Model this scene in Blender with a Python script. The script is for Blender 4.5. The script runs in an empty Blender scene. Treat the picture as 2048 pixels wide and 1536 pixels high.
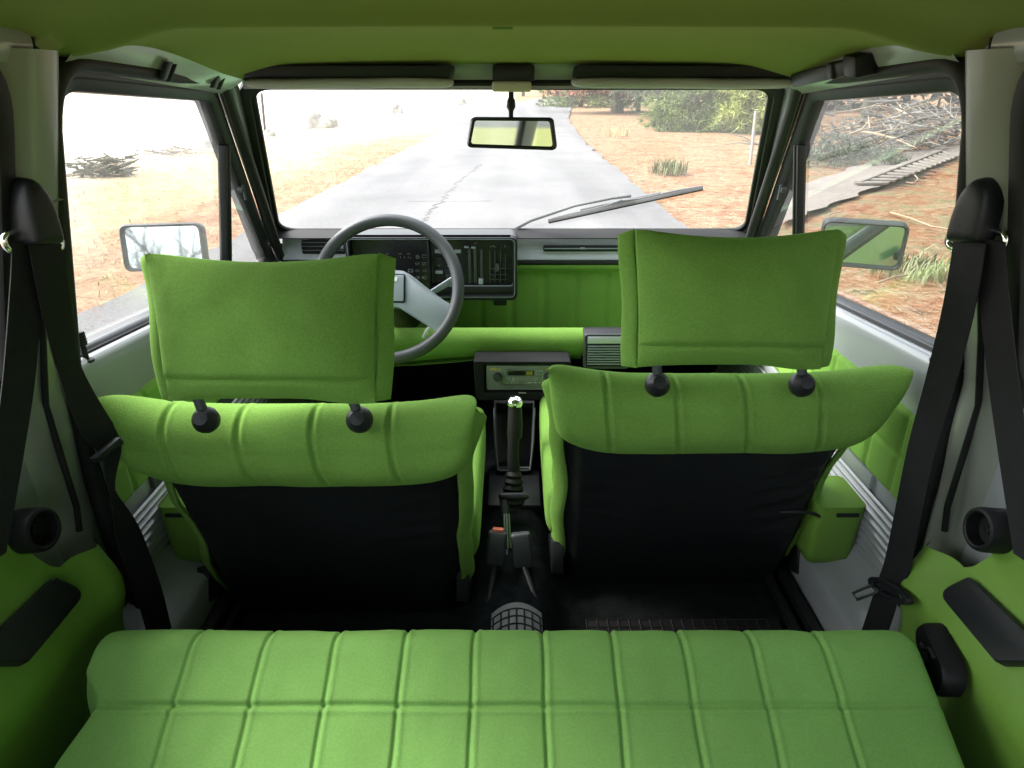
import bpy, bmesh, math, random
from mathutils import Vector, Matrix, noise
R = math.radians
rnd = random.Random(7)
scene = bpy.context.scene
COL = scene.collection

# ------------------------------------------------------------------ camera constants (metres, x right, y forward, z up)
CAM_Z, PITCH, FPX = 1.27, R(23.8), 1365.0
CP, SP = math.cos(PITCH), math.sin(PITCH)

def at(x, y, Y=None, X=None, Z=None):
    """point of the place seen at photo pixel (x, y) on the plane Y=, X= or Z="""
    u, v = (x - 1024) / FPX, (768 - y) / FPX
    d = Vector((u, CP + v * SP, -SP + v * CP))
    if Y is not None: t = Y / d.y
    elif X is not None: t = X / d.x
    else: t = (Z - CAM_Z) / d.z
    return Vector((0, 0, CAM_Z)) + d * t

# ------------------------------------------------------------------ materials
MATS = {}
def mat(name, color, rough=0.6, metal=0.0, var=0.12, vscale=6.0, bump=0.0, bscale=200.0, sheen=0.0, coat=0.0, spec=0.5, fine=0.0, fscale=300, detail=6):
    m = bpy.data.materials.new(name); m.use_nodes = True
    nt = m.node_tree; N = nt.nodes; L = nt.links
    b = N['Principled BSDF']
    b.inputs['Roughness'].default_value = rough
    b.inputs['Metallic'].default_value = metal
    b.inputs['Specular IOR Level'].default_value = spec
    b.inputs['Sheen Weight'].default_value = sheen
    b.inputs['Sheen Roughness'].default_value = 0.5
    if sheen: b.inputs['Sheen Tint'].default_value = (min(1, color[0] * 2.2), min(1, color[1] * 2.2), min(1, color[2] * 2.2), 1)
    b.inputs['Coat Weight'].default_value = coat
    b.inputs['Coat Roughness'].default_value = 0.12
    tc = N.new('ShaderNodeTexCoord')
    no = N.new('ShaderNodeTexNoise'); no.inputs['Scale'].default_value = vscale; no.inputs['Detail'].default_value = detail
    L.new(tc.outputs['Object'], no.inputs['Vector'])
    rp = N.new('ShaderNodeValToRGB')
    rp.color_ramp.elements[0].position = 0.3; rp.color_ramp.elements[1].position = 0.7
    rp.color_ramp.elements[0].color = tuple(c * (1 - var) for c in color) + (1,)
    rp.color_ramp.elements[1].color = tuple(min(1, c * (1 + var)) for c in color) + (1,)
    L.new(no.outputs['Fac'], rp.inputs['Fac'])
    last = rp.outputs['Color']
    if fine:
        n2 = N.new('ShaderNodeTexNoise'); n2.inputs['Scale'].default_value = fscale; n2.inputs['Detail'].default_value = 3
        L.new(tc.outputs['Object'], n2.inputs['Vector'])
        r2 = N.new('ShaderNodeMapRange'); r2.inputs['From Min'].default_value = 0.3; r2.inputs['From Max'].default_value = 0.7
        r2.inputs['To Min'].default_value = 1 - fine; r2.inputs['To Max'].default_value = 1 + fine
        L.new(n2.outputs['Fac'], r2.inputs['Value'])
        mx = N.new('ShaderNodeVectorMath'); mx.operation = 'SCALE'
        L.new(last, mx.inputs[0]); L.new(r2.outputs['Result'], mx.inputs['Scale'])
        last = mx.outputs['Vector']
    L.new(last, b.inputs['Base Color'])
    if bump:
        nb = N.new('ShaderNodeTexNoise'); nb.inputs['Scale'].default_value = bscale; nb.inputs['Detail'].default_value = 4
        L.new(tc.outputs['Object'], nb.inputs['Vector'])
        bp = N.new('ShaderNodeBump'); bp.inputs['Strength'].default_value = bump; bp.inputs['Distance'].default_value = 0.002
        L.new(nb.outputs['Fac'], bp.inputs['Height']); L.new(bp.outputs['Normal'], b.inputs['Normal'])
    MATS[name] = m
    return m

FELT = mat('green_felt', (0.150, 0.288, 0.056), 0.95, var=0.09, vscale=9, bump=0.35, bscale=420, sheen=0.30, spec=0.12, fine=0.11, fscale=330)
FELT2 = mat('green_felt_rear', (0.156, 0.310, 0.080), 0.95, var=0.08, vscale=9, bump=0.25, bscale=520, sheen=0.30, spec=0.12, fine=0.08, fscale=430)
LINING = mat('green_lining', (0.190, 0.238, 0.062), 0.9, var=0.05, vscale=3, bump=0.15, bscale=500, sheen=0.2, spec=0.15)
PANELG = mat('green_panel_cloth', (0.175, 0.340, 0.060), 0.9, var=0.08, vscale=6, bump=0.25, bscale=420, sheen=0.3, spec=0.2)
PLASG = mat('green_moulded_plastic', (0.145, 0.285, 0.038), 0.55, var=0.07, vscale=8, bump=0.06, bscale=300)
VINYL = mat('black_vinyl', (0.010, 0.011, 0.012), 0.5, var=0.2, vscale=5, bump=0.25, bscale=260, spec=0.3)
RUBBER = mat('black_rubber', (0.012, 0.012, 0.012), 0.6, var=0.25, vscale=14, bump=0.1, bscale=160, spec=0.3)
PLASB = mat('black_plastic', (0.014, 0.015, 0.017), 0.45, var=0.2, vscale=12, bump=0.1, bscale=420, spec=0.32)
PLASD = mat('dark_grey_plastic', (0.045, 0.052, 0.058), 0.5, var=0.15, vscale=10, bump=0.12, bscale=500)
PLASK = mat('deep_black_plastic', (0.007, 0.007, 0.008), 0.5, var=0.2, vscale=12, bump=0.1, bscale=420, spec=0.22)
PLASL = mat('light_grey_plastic', (0.27, 0.31, 0.35), 0.5, var=0.06, vscale=12, bump=0.08, bscale=500)
RIMG = mat('grey_wheel_rim', (0.042, 0.048, 0.053), 0.5, var=0.12, vscale=12, bump=0.12, bscale=500)
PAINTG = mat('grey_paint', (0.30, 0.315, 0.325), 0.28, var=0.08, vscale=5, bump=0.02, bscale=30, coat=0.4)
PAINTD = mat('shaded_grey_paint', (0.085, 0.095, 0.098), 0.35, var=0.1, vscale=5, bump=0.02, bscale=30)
FASCIA = mat('grey_fascia', (0.50, 0.51, 0.60), 0.4, var=0.05, vscale=5, bump=0.04, bscale=300)
PILLAR = mat('pillar_paint', (0.25, 0.265, 0.23), 0.35, var=0.12, vscale=4, bump=0.05, bscale=25, coat=0.2)
VISOR = mat('grey_visor_vinyl', (0.36, 0.35, 0.38), 0.55, var=0.08, vscale=10, bump=0.3, bscale=60)
BEIGE = mat('beige_plastic', (0.50, 0.47, 0.40), 0.5, var=0.06, vscale=20, bump=0.04, bscale=300)
CARPET = mat('black_carpet', (0.012, 0.014, 0.0145), 1.0, var=0.35, vscale=40, bump=0.8, bscale=300, spec=0.0)
WEB = mat('seat_belt_webbing', (0.011, 0.011, 0.012), 0.7, var=0.15, vscale=60, bump=0.25, bscale=500, spec=0.25)
CHROME = mat('chrome', (0.82, 0.82, 0.82), 0.12, metal=1.0, var=0.05, vscale=30, bump=0.02, bscale=80)
STEEL = mat('grey_steel', (0.35, 0.37, 0.39), 0.35, metal=0.9, var=0.1, vscale=20)
RUBMAT = mat('grey_rubber_mat', (0.15, 0.16, 0.155), 0.7, var=0.15, vscale=20, bump=0.2, bscale=200)
PAINTGRN = mat('green_car_paint', (0.10, 0.36, 0.10), 0.22, var=0.06, vscale=3, bump=0.02, bscale=40, coat=0.7)
WHITE = mat('white_print', (0.72, 0.74, 0.76), 0.5, var=0.05, vscale=40)
DIMPRINT = mat('grey_print', (0.30, 0.31, 0.32), 0.5, var=0.1, vscale=90)
YELLOW = mat('yellow_print', (0.60, 0.42, 0.06), 0.5, var=0.2, vscale=90)
ORANGE = mat('orange_button', (0.36, 0.085, 0.04), 0.4, var=0.1, vscale=60)
SCREEN = mat('dark_dial_screen', (0.012, 0.013, 0.014), 0.25, var=0.2, vscale=20)
TUNER = mat('tuner_scale', (0.20, 0.21, 0.21), 0.3, var=0.25, vscale=60)
BARK = mat('bark', (0.10, 0.075, 0.055), 0.9, var=0.4, vscale=8, bump=0.9, bscale=18)
DARKBARK = mat('dark_bark', (0.05, 0.042, 0.036), 0.9, var=0.4, vscale=8, bump=0.9, bscale=18)
TWIG = mat('grey_twig', (0.16, 0.155, 0.135), 0.85, var=0.4, vscale=2, bump=0.4, bscale=40)
PALETWIG = mat('pale_twig', (0.30, 0.24, 0.16), 0.85, var=0.3, vscale=2, bump=0.3, bscale=40)
NEEDLE = mat('pine_needles', (0.160, 0.210, 0.060), 0.75, var=0.45, vscale=1.2)
NEEDLEL = mat('light_pine_needles', (0.36, 0.40, 0.13), 0.75, var=0.3, vscale=1.5)
DARKNEEDLE = mat('dark_pine_needles', (0.125, 0.155, 0.09), 0.75, var=0.45, vscale=1.2)
RUSSET = mat('russet_leaves', (0.26, 0.095, 0.045), 0.75, var=0.45, vscale=1.5)
STONE = mat('field_stone', (0.40, 0.38, 0.33), 0.9, var=0.4, vscale=3, bump=0.8, bscale=10)
STRAW = mat('dry_grass_blades', (0.50, 0.40, 0.22), 0.85, var=0.35, vscale=1.5)
GREENBLADE = mat('green_grass_blades', (0.19, 0.20, 0.10), 0.8, var=0.35, vscale=2)
PATHM = mat('pale_path_surface', (0.185, 0.163, 0.14), 0.9, var=0.16, vscale=1.3, bump=0.5, bscale=30, fine=0.15, fscale=14)
SLAT = mat('pale_weathered_wood', (0.20, 0.18, 0.155), 0.8, var=0.2, vscale=6, bump=0.3, bscale=30)
POLE = mat('pale_pole_paint', (0.33, 0.29, 0.26), 0.6, var=0.1, vscale=6)
DARKPOST = mat('dark_post', (0.06, 0.045, 0.04), 0.8, var=0.2, vscale=9)
CRACK = mat('road_crack', (0.11, 0.105, 0.10), 0.95, var=0.3, vscale=9)

def glass_mat(name, tint, strength, veil=0.03):
    m = bpy.data.materials.new(name); m.use_nodes = True
    nt = m.node_tree; N = nt.nodes; L = nt.links
    for n in list(N): N.remove(n)
    out = N.new('ShaderNodeOutputMaterial')
    tr = N.new('ShaderNodeBsdfTransparent'); tr.inputs['Color'].default_value = tint + (1,)
    gl = N.new('ShaderNodeBsdfGlossy'); gl.inputs['Roughness'].default_value = 0.01
    fr = N.new('ShaderNodeLayerWeight'); fr.inputs['Blend'].default_value = 0.25
    mu = N.new('ShaderNodeMath'); mu.operation = 'MULTIPLY'; mu.inputs[1].default_value = strength
    L.new(fr.outputs['Fresnel'], mu.inputs[0])
    # translucent layer painting a pale haze of veiling glare over the pane
    df = N.new('ShaderNodeBsdfTranslucent'); df.inputs['Color'].default_value = (0.85, 0.86, 0.84, 1)
    tcn = N.new('ShaderNodeTexCoord'); nz = N.new('ShaderNodeTexNoise'); nz.inputs['Scale'].default_value = 6
    L.new(tcn.outputs['Object'], nz.inputs['Vector'])
    dm = N.new('ShaderNodeMath'); dm.operation = 'MULTIPLY'; dm.inputs[1].default_value = veil * 2
    L.new(nz.outputs['Fac'], dm.inputs[0])
    m1 = N.new('ShaderNodeMixShader'); m2 = N.new('ShaderNodeMixShader')
    L.new(dm.outputs[0], m1.inputs['Fac']); L.new(tr.outputs[0], m1.inputs[1]); L.new(df.outputs[0], m1.inputs[2])
    L.new(mu.outputs[0], m2.inputs['Fac']); L.new(m1.outputs[0], m2.inputs[1]); L.new(gl.outputs[0], m2.inputs[2])
    L.new(m2.outputs[0], out.inputs['Surface'])
    return m
GLASS = glass_mat('clear_window_glass', (0.97, 0.98, 0.975), 0.30, 0.045)
GLASSW = glass_mat('windscreen_glass', (0.97, 0.98, 0.975), 0.15, 0.038)
GLASSH = glass_mat('hazy_window_glass', (0.95, 0.965, 0.96), 0.22, 0.085)
MIRROR = bpy.data.materials.new('mirror_silver'); MIRROR.use_nodes = True
_b = MIRROR.node_tree.nodes['Principled BSDF']; _b.inputs['Metallic'].default_value = 1; _b.inputs['Roughness'].default_value = 0.03
_n = MIRROR.node_tree.nodes.new('ShaderNodeTexNoise'); _n.inputs['Scale'].default_value = 4
_r = MIRROR.node_tree.nodes.new('ShaderNodeValToRGB')
_r.color_ramp.elements[0].color = (0.66, 0.72, 0.70, 1); _r.color_ramp.elements[1].color = (0.76, 0.82, 0.80, 1)
MIRROR.node_tree.links.new(_n.outputs['Fac'], _r.inputs['Fac']); MIRROR.node_tree.links.new(_r.outputs['Color'], _b.inputs['Base Color'])

# ------------------------------------------------------------------ object helpers
def tag(o, label=None, cat=None, group=None, kind=None):
    if label: o['label'] = label
    if cat: o['category'] = cat
    if group: o['group'] = group
    if kind: o['kind'] = kind
    return o

def thing(name, loc, label, cat, group=None):
    o = bpy.data.objects.new(name, None); COL.objects.link(o)
    o.location = Vector(loc); o.empty_display_size = 0.05
    return tag(o, label, cat, group)

WORLD = {}
def wloc(o):
    v = Vector((0, 0, 0))
    while o is not None:
        v += o.location; o = o.parent
    return v

class MB:
    def __init__(s): s.v = []; s.f = []
    def add(s, vs, fs):
        k = len(s.v); s.v += [Vector(p) for p in vs]; s.f += [tuple(i + k for i in f) for f in fs]; return s
    def grid(s, fn, nu, nv, closed_u=False, closed_v=False):
        vs = []; fs = []
        for i in range(nu + (0 if closed_u else 1)):
            for j in range(nv + (0 if closed_v else 1)):
                vs.append(fn(i / nu, j / nv))
        cv = nv + (0 if closed_v else 1); cu = nu + (0 if closed_u else 1)
        for i in range(nu):
            for j in range(nv):
                a = i * cv + j; b = ((i + 1) % cu) * cv + j; c = ((i + 1) % cu) * cv + (j + 1) % cv; d = i * cv + (j + 1) % cv
                fs.append((a, b, c, d))
        return s.add(vs, fs)
    def box(s, lo, hi):
        (a, b, c), (d, e, f) = lo, hi
        return s.add([(a,b,c),(d,b,c),(d,e,c),(a,e,c),(a,b,f),(d,b,f),(d,e,f),(a,e,f)],
                     [(0,3,2,1),(4,5,6,7),(0,1,5,4),(1,2,6,5),(2,3,7,6),(3,0,4,7)])
    def obox(s, c, ax, ay, az):
        """box centred c with half-vectors"""
        c = Vector(c); ax = Vector(ax); ay = Vector(ay); az = Vector(az)
        vs = [c - ax - ay - az, c + ax - ay - az, c + ax + ay - az, c - ax + ay - az, c - ax - ay + az, c + ax - ay + az, c + ax + ay + az, c - ax + ay + az]
        return s.add(vs, [(0,3,2,1),(4,5,6,7),(0,1,5,4),(1,2,6,5),(2,3,7,6),(3,0,4,7)])
    def tube(s, pts, r, n=10, closed=False, cap=True):
        pts = [Vector(p) for p in pts]; m = len(pts)
        rs = r if isinstance(r, (list, tuple)) else [r] * m
        prev = None; k = len(s.v); vs = []; fs = []
        for i, p in enumerate(pts):
            if closed: t = pts[(i + 1) % m] - pts[i - 1]
            else: t = pts[min(i + 1, m - 1)] - pts[max(i - 1, 0)]
            if t.length < 1e-9: t = Vector((0, 0, 1))
            t.normalize()
            if prev is None:
                a = Vector((0, 0, 1)) if abs(t.z) < 0.9 else Vector((1, 0, 0))
                nrm = (a - t * a.dot(t)).normalized()
            else:
                nrm = prev - t * prev.dot(t)
                nrm = nrm.normalized() if nrm.length > 1e-6 else prev
            prev = nrm; bn = t.cross(nrm)
            for j in range(n):
                an = 2 * math.pi * j / n
                vs.append(p + (nrm * math.cos(an) + bn * math.sin(an)) * rs[i])
        for i in range(m if closed else m - 1):
            for j in range(n):
                a = i * n + j; b = i * n + (j + 1) % n; i2 = (i + 1) % m
                fs.append((a, b, i2 * n + (j + 1) % n, i2 * n + j))
        if not closed and cap:
            fs.append(tuple(range(n - 1, -1, -1))); fs.append(tuple((m - 1) * n + j for j in range(n)))
        return s.add(vs, fs)
    def ribbon(s, pts, side, thick, wid):
        """flat strap: pts centre line, side = list of unit width directions, wid = list or value of full width"""
        pts = [Vector(p) for p in pts]; m = len(pts); vs = []; fs = []
        for i, p in enumerate(pts):
            t = (pts[min(i + 1, m - 1)] - pts[max(i - 1, 0)]).normalized()
            sd = Vector(side[i] if isinstance(side, list) else side).normalized(); nr = t.cross(sd).normalized()
            w = (wid[i] if isinstance(wid, list) else wid) / 2
            vs += [p - sd * w - nr * thick / 2, p + sd * w - nr * thick / 2, p + sd * w + nr * thick / 2, p - sd * w + nr * thick / 2]
        for i in range(m - 1):
            for j in range(4):
                a = i * 4 + j; b = i * 4 + (j + 1) % 4
                fs.append((a, b, b + 4, a + 4))
        fs.append((3, 2, 1, 0)); fs.append(tuple((m - 1) * 4 + j for j in range(4)))
        return s.add(vs, fs)
    def prism(s, pts, d):
        """polygon pts (3D, planar) extruded by vector d"""
        pts = [Vector(p) for p in pts]; n = len(pts); d = Vector(d)
        vs = pts + [p + d for p in pts]
        fs = [tuple(range(n - 1, -1, -1)), tuple(range(n, 2 * n))]
        for i in range(n): fs.append((i, (i + 1) % n, n + (i + 1) % n, n + i))
        return s.add(vs, fs)
    def ring(s, inner, outer, d):
        n = len(inner); d = Vector(d) if not isinstance(d, list) else d
        D = d if isinstance(d, list) else [d] * n
        vs = [Vector(p) for p in inner] + [Vector(p) for p in outer] + [Vector(p) + D[i] for i, p in enumerate(inner)] + [Vector(p) + D[i] for i, p in enumerate(outer)]
        fs = []
        for i in range(n):
            j = (i + 1) % n
            fs += [(i, j, n + j, n + i), (2*n + i, 3*n + i, 3*n + j, 2*n + j), (i, 2*n + i, 2*n + j, j), (n + i, n + j, 3*n + j, 3*n + i)]
        return s.add(vs, fs)
    def lathe(s, c, axis, prof, n=24):
        """prof list of (radius, along)"""
        c = Vector(c); a = Vector(axis).normalized()
        x = a.orthogonal().normalized(); y = a.cross(x)
        return s.grid(lambda i, j: c + a * prof_at(prof, j)[1] + (x * math.cos(2*math.pi*i) + y * math.sin(2*math.pi*i)) * prof_at(prof, j)[0], n, len(prof) - 1, closed_u=True)
    def build(s, name, m, parent=None, bevel=0.0, bseg=2, smooth=40, recalc=True, bangle=30, sub=0):
        org = wloc(parent) if parent is not None else Vector((0, 0, 0))
        me = bpy.data.meshes.new(name)
        if parent is None and not getattr(s, 'keep', False) and s.v:
            lo = Vector((min(p.x for p in s.v), min(p.y for p in s.v), min(p.z for p in s.v)))
            hi = Vector((max(p.x for p in s.v), max(p.y for p in s.v), max(p.z for p in s.v)))
            org = Vector(((lo.x + hi.x) / 2, (lo.y + hi.y) / 2, lo.z))
        me.from_pydata([p - org for p in s.v], [], s.f)
        bm = bmesh.new(); bm.from_mesh(me)
        if recalc: bmesh.ops.recalc_face_normals(bm, faces=bm.faces)
        if bevel > 0:
            es = [e for e in bm.edges if len(e.link_faces) == 2 and e.calc_face_angle(0) > R(bangle)]
            if es: bmesh.ops.bevel(bm, geom=es, offset=bevel, segments=bseg, profile=0.5, affect='EDGES', clamp_overlap=True)
        if sub:
            bmesh.ops.subdivide_edges(bm, edges=bm.edges[:], cuts=sub, use_grid_fill=True)
        for e in bm.edges:
            if len(e.link_faces) == 2 and e.calc_face_angle(0) > R(smooth): e.smooth = False
        for f in bm.faces: f.smooth = True
        bm.to_mesh(me); bm.free()
        me.materials.append(m)
        o = bpy.data.objects.new(name, me); COL.objects.link(o)
        if parent is not None: o.parent = parent
        else: o.location = org
        return o

def prof_at(prof, j):
    return prof[min(len(prof) - 1, int(round(j * (len(prof) - 1))))]

def fillet(poly, r, n=6):
    """round the corners of a 2D polygon; r number or list"""
    out = []; m = len(poly)
    for i in range(m):
        p0, p1, p2 = Vector(poly[i - 1]), Vector(poly[i]), Vector(poly[(i + 1) % m])
        a = (p0 - p1); b = (p2 - p1); la, lb = a.length, b.length; a.normalize(); b.normalize()
        rr = r[i] if isinstance(r, (list, tuple)) else r
        half = a.angle(b) / 2; dist = min(rr / max(math.tan(half), 1e-3), la * 0.49, lb * 0.49)
        s0 = p1 + a * dist; s1 = p1 + b * dist
        for k in range(n + 1):
            t = k / n
            out.append((s0 * (1 - t) ** 2 + p1 * 2 * t * (1 - t) + s1 * t * t))
    return out

def inset(poly, d):
    """offset a 2D polygon inwards by d (positive) whatever its winding"""
    m = len(poly); P = [Vector(p) for p in poly]
    area = sum(P[i].x * P[(i + 1) % m].y - P[(i + 1) % m].x * P[i].y for i in range(m))
    sg = 1 if area > 0 else -1; out = []
    for i in range(m):
        e0 = (P[i] - P[i - 1]).normalized(); e1 = (P[(i + 1) % m] - P[i]).normalized()
        n0 = Vector((-e0.y, e0.x)) * sg; n1 = Vector((-e1.y, e1.x)) * sg
        b = (n0 + n1); b = b / max(b.length_squared / 2, 1e-6) if b.length > 1e-6 else n0
        out.append(P[i] + b * d)
    return out

def sm(a, b, x):
    t = max(0.0, min(1.0, (x - a) / (b - a))); return t * t * (3 - 2 * t)

def rrect(x0, x1, z0, z1, r, n=5):
    return fillet([(x0, z0), (x1, z0), (x1, z1), (x0, z1)], r, n)

def face_prism(mb, poly2, y0, y1):
    """polygon in x,z; front at y0, back at y1"""
    return mb.prism([(p[0], y0, p[1]) for p in poly2], (0, y1 - y0, 0))

def quilt(d, depth, w):
    return -depth * math.exp(-(d / w) ** 2)

# ================================================================== THE CAR SHELL
def xs(z):                                   # half width of the inner shell at height z
    if z > 0.88: return 0.665 - 0.262 * (z - 0.88)
    return 0.665 - 0.02 * sm(0.88, 0.40, z)
def belt(Y): return -0.083 * (Y - 0.955)     # the waistline drops a little towards the front
def YZ(s, p, off=0.0): return Vector((s * (xs(p[1]) + off), p[0], p[1]))

car = thing('car', (0, 0.9, 0), 'small green car seen from inside, with grey pillars, green roof lining and black window seals', 'car')

# --- roof lining: flat rear part that swells down to a bow, then a lifted front part
def roof_z(x, Y):
    a = abs(x); yc = 0.955 - 0.02 * (x / 0.5) ** 2
    drop = 0.030 * sm(0.40, 0.545, a)                       # the bow hangs lower at its ends
    zc = 1.334 - drop - 0.004 * (x / 0.5) ** 2
    if Y < yc:
        t = yc - Y; z = zc + 0.025 * (1 - math.exp(-(t / 0.035) ** 1.25)) + 0.020 * sm(0.0, 0.5, t)
    else:
        t = Y - yc
        z = zc + drop * 0.42 * sm(-0.02, 0.14, t) + 0.005 * sm(-0.01, 0.09, t) - 0.038 * sm(0.16, 0.56, t)
        z -= 0.006 * (a / 0.53) ** 7 * sm(0.12, 0.45, t)
    return z
def roof_half(Y): return 0.566 - 0.034 * sm(0.98, 1.10, Y) - 0.012 * sm(1.1, 1.45, Y)
def roof_fn(i, j):
    Y = -0.55 + 2.025 * j; x = (2 * i - 1) * roof_half(Y)
    return Vector((x, Y, roof_z(x, Y)))
roof = MB().grid(roof_fn, 60, 320).build('roof_lining', LINING, car, smooth=80, recalc=False)
MB().box((-0.60, -0.58, 1.37), (0.60, 1.46, 1.385)).build('roof_skin', PAINTGRN, car, bevel=0.006)
# small pull in the middle of the bow
pc = Vector((-0.012, 0.985, roof_z(0, 0.985) - 0.001))
MB().obox(pc, (0.013, 0, 0), (0, 0.005, 0.0008), (0, 0, 0.0016)).build('lining_clip', PLASG, roof, bevel=0.001)

# --- windscreen
BLs, BRs = at(572, 464, Y=1.955), at(1502, 464, Y=1.955)
TLs, TRs = at(508, 180, Y=1.50), at(1542, 180, Y=1.50)
hb, ht = (BRs.x - BLs.x) / 2, (TRs.x - TLs.x) / 2
zb, zt = BLs.z, TLs.z
def WS(p, off=0.0):                          # windscreen plane: (x, height fraction)
    h = p[1]; slope = Vector((0, zt - zb, 0.455)).normalized()   # outward normal (forward/up)
    return Vector((p[0], 1.955 + (1.50 - 1.955) * h, zb + (zt - zb) * h)) + slope * off
LW = math.hypot(0.455, zt - zb)
def ws2(d, r):                               # rounded outline grown by d
    q = [(-hb, 0), (hb, 0), (ht, LW), (-ht, LW)]
    q = inset(q, -d)
    return [(p[0], p[1] / LW) for p in fillet(q, r, 8)]
i2, o2 = ws2(0.0, 0.045), ws2(0.027, 0.055)
nrm = (WS((0, 0), 1) - WS((0, 0), 0))
wsc = MB().ring([WS(p, 0.0) for p in ws2(-0.002, 0.043)], [WS(p, 0.0) for p in ws2(0.012, 0.05)], nrm * 0.012)
wsc.ring([WS(p, -0.008) for p in ws2(0.008, 0.05)], [WS(p, -0.008) for p in ws2(0.030, 0.06)], nrm * 0.018)
windscreen = wsc.build('windscreen_seal', RUBBER, car, bevel=0.003)
gv = [WS(p, 0.007) for p in ws2(0.004, 0.045)]
MB().add(gv, [tuple(range(len(gv)))]).build('windscreen_pane', GLASSW, windscreen)

# --- header above the windscreen
def header_fn(i, j):
    x = (2 * i - 1) * (ht + 0.012); k = j
    top = Vector((x, 1.435, roof_z(x * 0.97, 1.44) + 0.004)); bot = WS((x, 1.0 + 0.018 / LW), -0.012)
    p = top.lerp(bot, k); p.z += 0.010 * math.sin(math.pi * k) ; p.y += 0.012 * math.sin(math.pi * k)
    return p
MB().grid(header_fn, 40, 10).build('header_rail', PAINTG, car, smooth=60)

# --- pillars, roof rails, doors
WPOLY = [(0.957, 0.892), (0.938, 1.262), (1.425, 1.238), (1.885, 0.815)]
WRAD = [0.02, 0.05, 0.03, 0.02]
DIV_T, DIV_B = (1.527, 1.150), (1.588, 0.842)      # quarter light divider
for s in (-1, 1):
    side = 'left' if s < 0 else 'right'
    # front pillar: painted strip between the windscreen seal and the door seal
    def fp(i, j):
        h = 1.03 - 1.10 * j
        a = WS((s * ((hb + (ht - hb) * h) + 0.026), h), -0.006)
        q = (1.36 + (1.925 - 1.36) * j, 1.298 + (0.775 - 1.298) * j)
        b = YZ(s, (q[0] + 0.02, q[1] + 0.012), -0.004)
        p = a.lerp(b, i); c = Vector((0, 1.2, 1.0)) - p; c.normalize()
        return p + c * 0.008 * math.sin(math.pi * i)
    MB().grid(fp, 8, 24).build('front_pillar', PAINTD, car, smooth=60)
    # side pillar behind the door
    def sp(i, j):
        z = 0.40 + 0.905 * j
        yb = 0.800 + 0.02 * sm(0.80, 1.0, z); yf = 0.888 + 0.042 * sm(0.45, 0.80, z)
        Y = yb + (yf - yb) * i
        bul = 0.030 * (1 - abs(2 * i - 1) ** 3) * (0.35 + 0.65 * sm(0.66, 0.85, z))
        return Vector((s * (xs(z) + 0.012 - bul), Y, z))
    pil = MB().grid(sp, 14, 50).build('side_pillar', PILLAR, car, smooth=60)
    MB().tube([(s * (xs(z) - 0.018 + 0.006 * (z < 0.70)), 0.862 - 0.004 * k, z) for k, z in enumerate((1.06, 0.96, 0.86, 0.76, 0.70, 0.66))], 0.0045, 10).build('pillar_seal', RUBBER, pil, smooth=60)
    # a pressed step in the pillar above the belt anchor
    MB().grid(lambda i, j: Vector((s * (xs(1.135) - 0.019 + 0.006 * math.sin(math.pi * j)), 0.845 + 0.06 * i, 1.132 + 0.02 * j)), 4, 6).build('pressed_step', PILLAR, pil, smooth=60)
    # roof rails
    def rr(i, j):
        Y = 0.925 + 0.53 * j
        lo = Vector((s * (xs(1.285 - 0.045 * j) - 0.004), Y + 0.0, 1.288 - 0.038 * j)); up = Vector((s * (roof_half(max(Y, 1.11)) - 0.006), Y, roof_z(roof_half(max(Y, 1.11)), max(Y, 1.14)) + 0.006))
        p = lo.lerp(up, i); p.x -= s * 0.004 * math.sin(math.pi * i); return p
    rail = MB().grid(rr, 8, 30).build('roof_rail', PAINTG, car, smooth=60)
    if s < 0:
        for (px, py) in ((331, 142), (343, 146), (432, 160), (443, 164)):
            c = at(px, py, X=-0.536)
            MB().obox(c, (0.004, 0, 0.0), (0.0, 0.009 if px in (331, 432) else 0.003, 0), (0.008, 0, 0.013)).build('rail_slot', PLASB, rail, bevel=0.002)
    else:
        g = MB()
        p0, p1 = at(1597, 158, X=0.527), at(1722, 128, X=0.527)
        g.obox((p0 + p1) / 2, (p1 - p0) / 2, (0.014, 0, 0.004), (0.004, 0, -0.011))
        g.obox(p1, (0, 0.022, 0.002), (0.018, 0, 0.004), (0.004, 0, -0.015))
        g.obox(p0.lerp(p1, 0.72), (0, 0.010, 0.001), (0.019, 0, 0.004), (0.004, 0, -0.012))
        g.build('grab_handle', PLASB, rail, bevel=0.004)
    MB().box((min(s * 0.598, s * 0.604), -0.56, 1.276), (max(s * 0.598, s * 0.604), 1.47, 1.372)).build('cant_rail', PAINTGRN, car)
    # rear roof rail (grey gutter above the rear side window)
    MB().grid(lambda i, j: Vector((s * (0.556 - 0.004 * math.sin(math.pi * i) - 0.006 * i), -0.5 + 1.372 * j, 1.291 + 0.034 * i)), 6, 20).build('rear_roof_rail', PAINTG, car, smooth=60)
    MB().tube([(s * 0.560, 0.878, 1.30), (s * 0.562, 0.885, 1.322)], 0.008).build('rail_end_seal', RUBBER, car)

    # ---------------- door
    MEDGE = [(0.676, 0.880), (0.668, 0.884), (0.660, 0.884), (0.654, 0.880), (0.650, 0.872), (0.648, 0.860), (0.647, 0.84), (0.646, 0.785), (0.647, 0.70), (0.648, 0.60), (0.648, 0.42)]
    def dk(i, j):
        k = int(round(i * (len(MEDGE) - 1))); q = MEDGE[k]; Y = 0.915 + 1.05 * j
        return Vector((s * q[0], Y, q[1] + (belt(Y) if k < 7 else 0)))
    door = MB().grid(dk, len(MEDGE) - 1, 24).build('door', PAINTG, car, smooth=50)
    # waist moulding under the glass
    ML = [(0.700, 0.890), (0.684, 0.894), (0.676, 0.893), (0.672, 0.888), (0.672, 0.879)]
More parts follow.
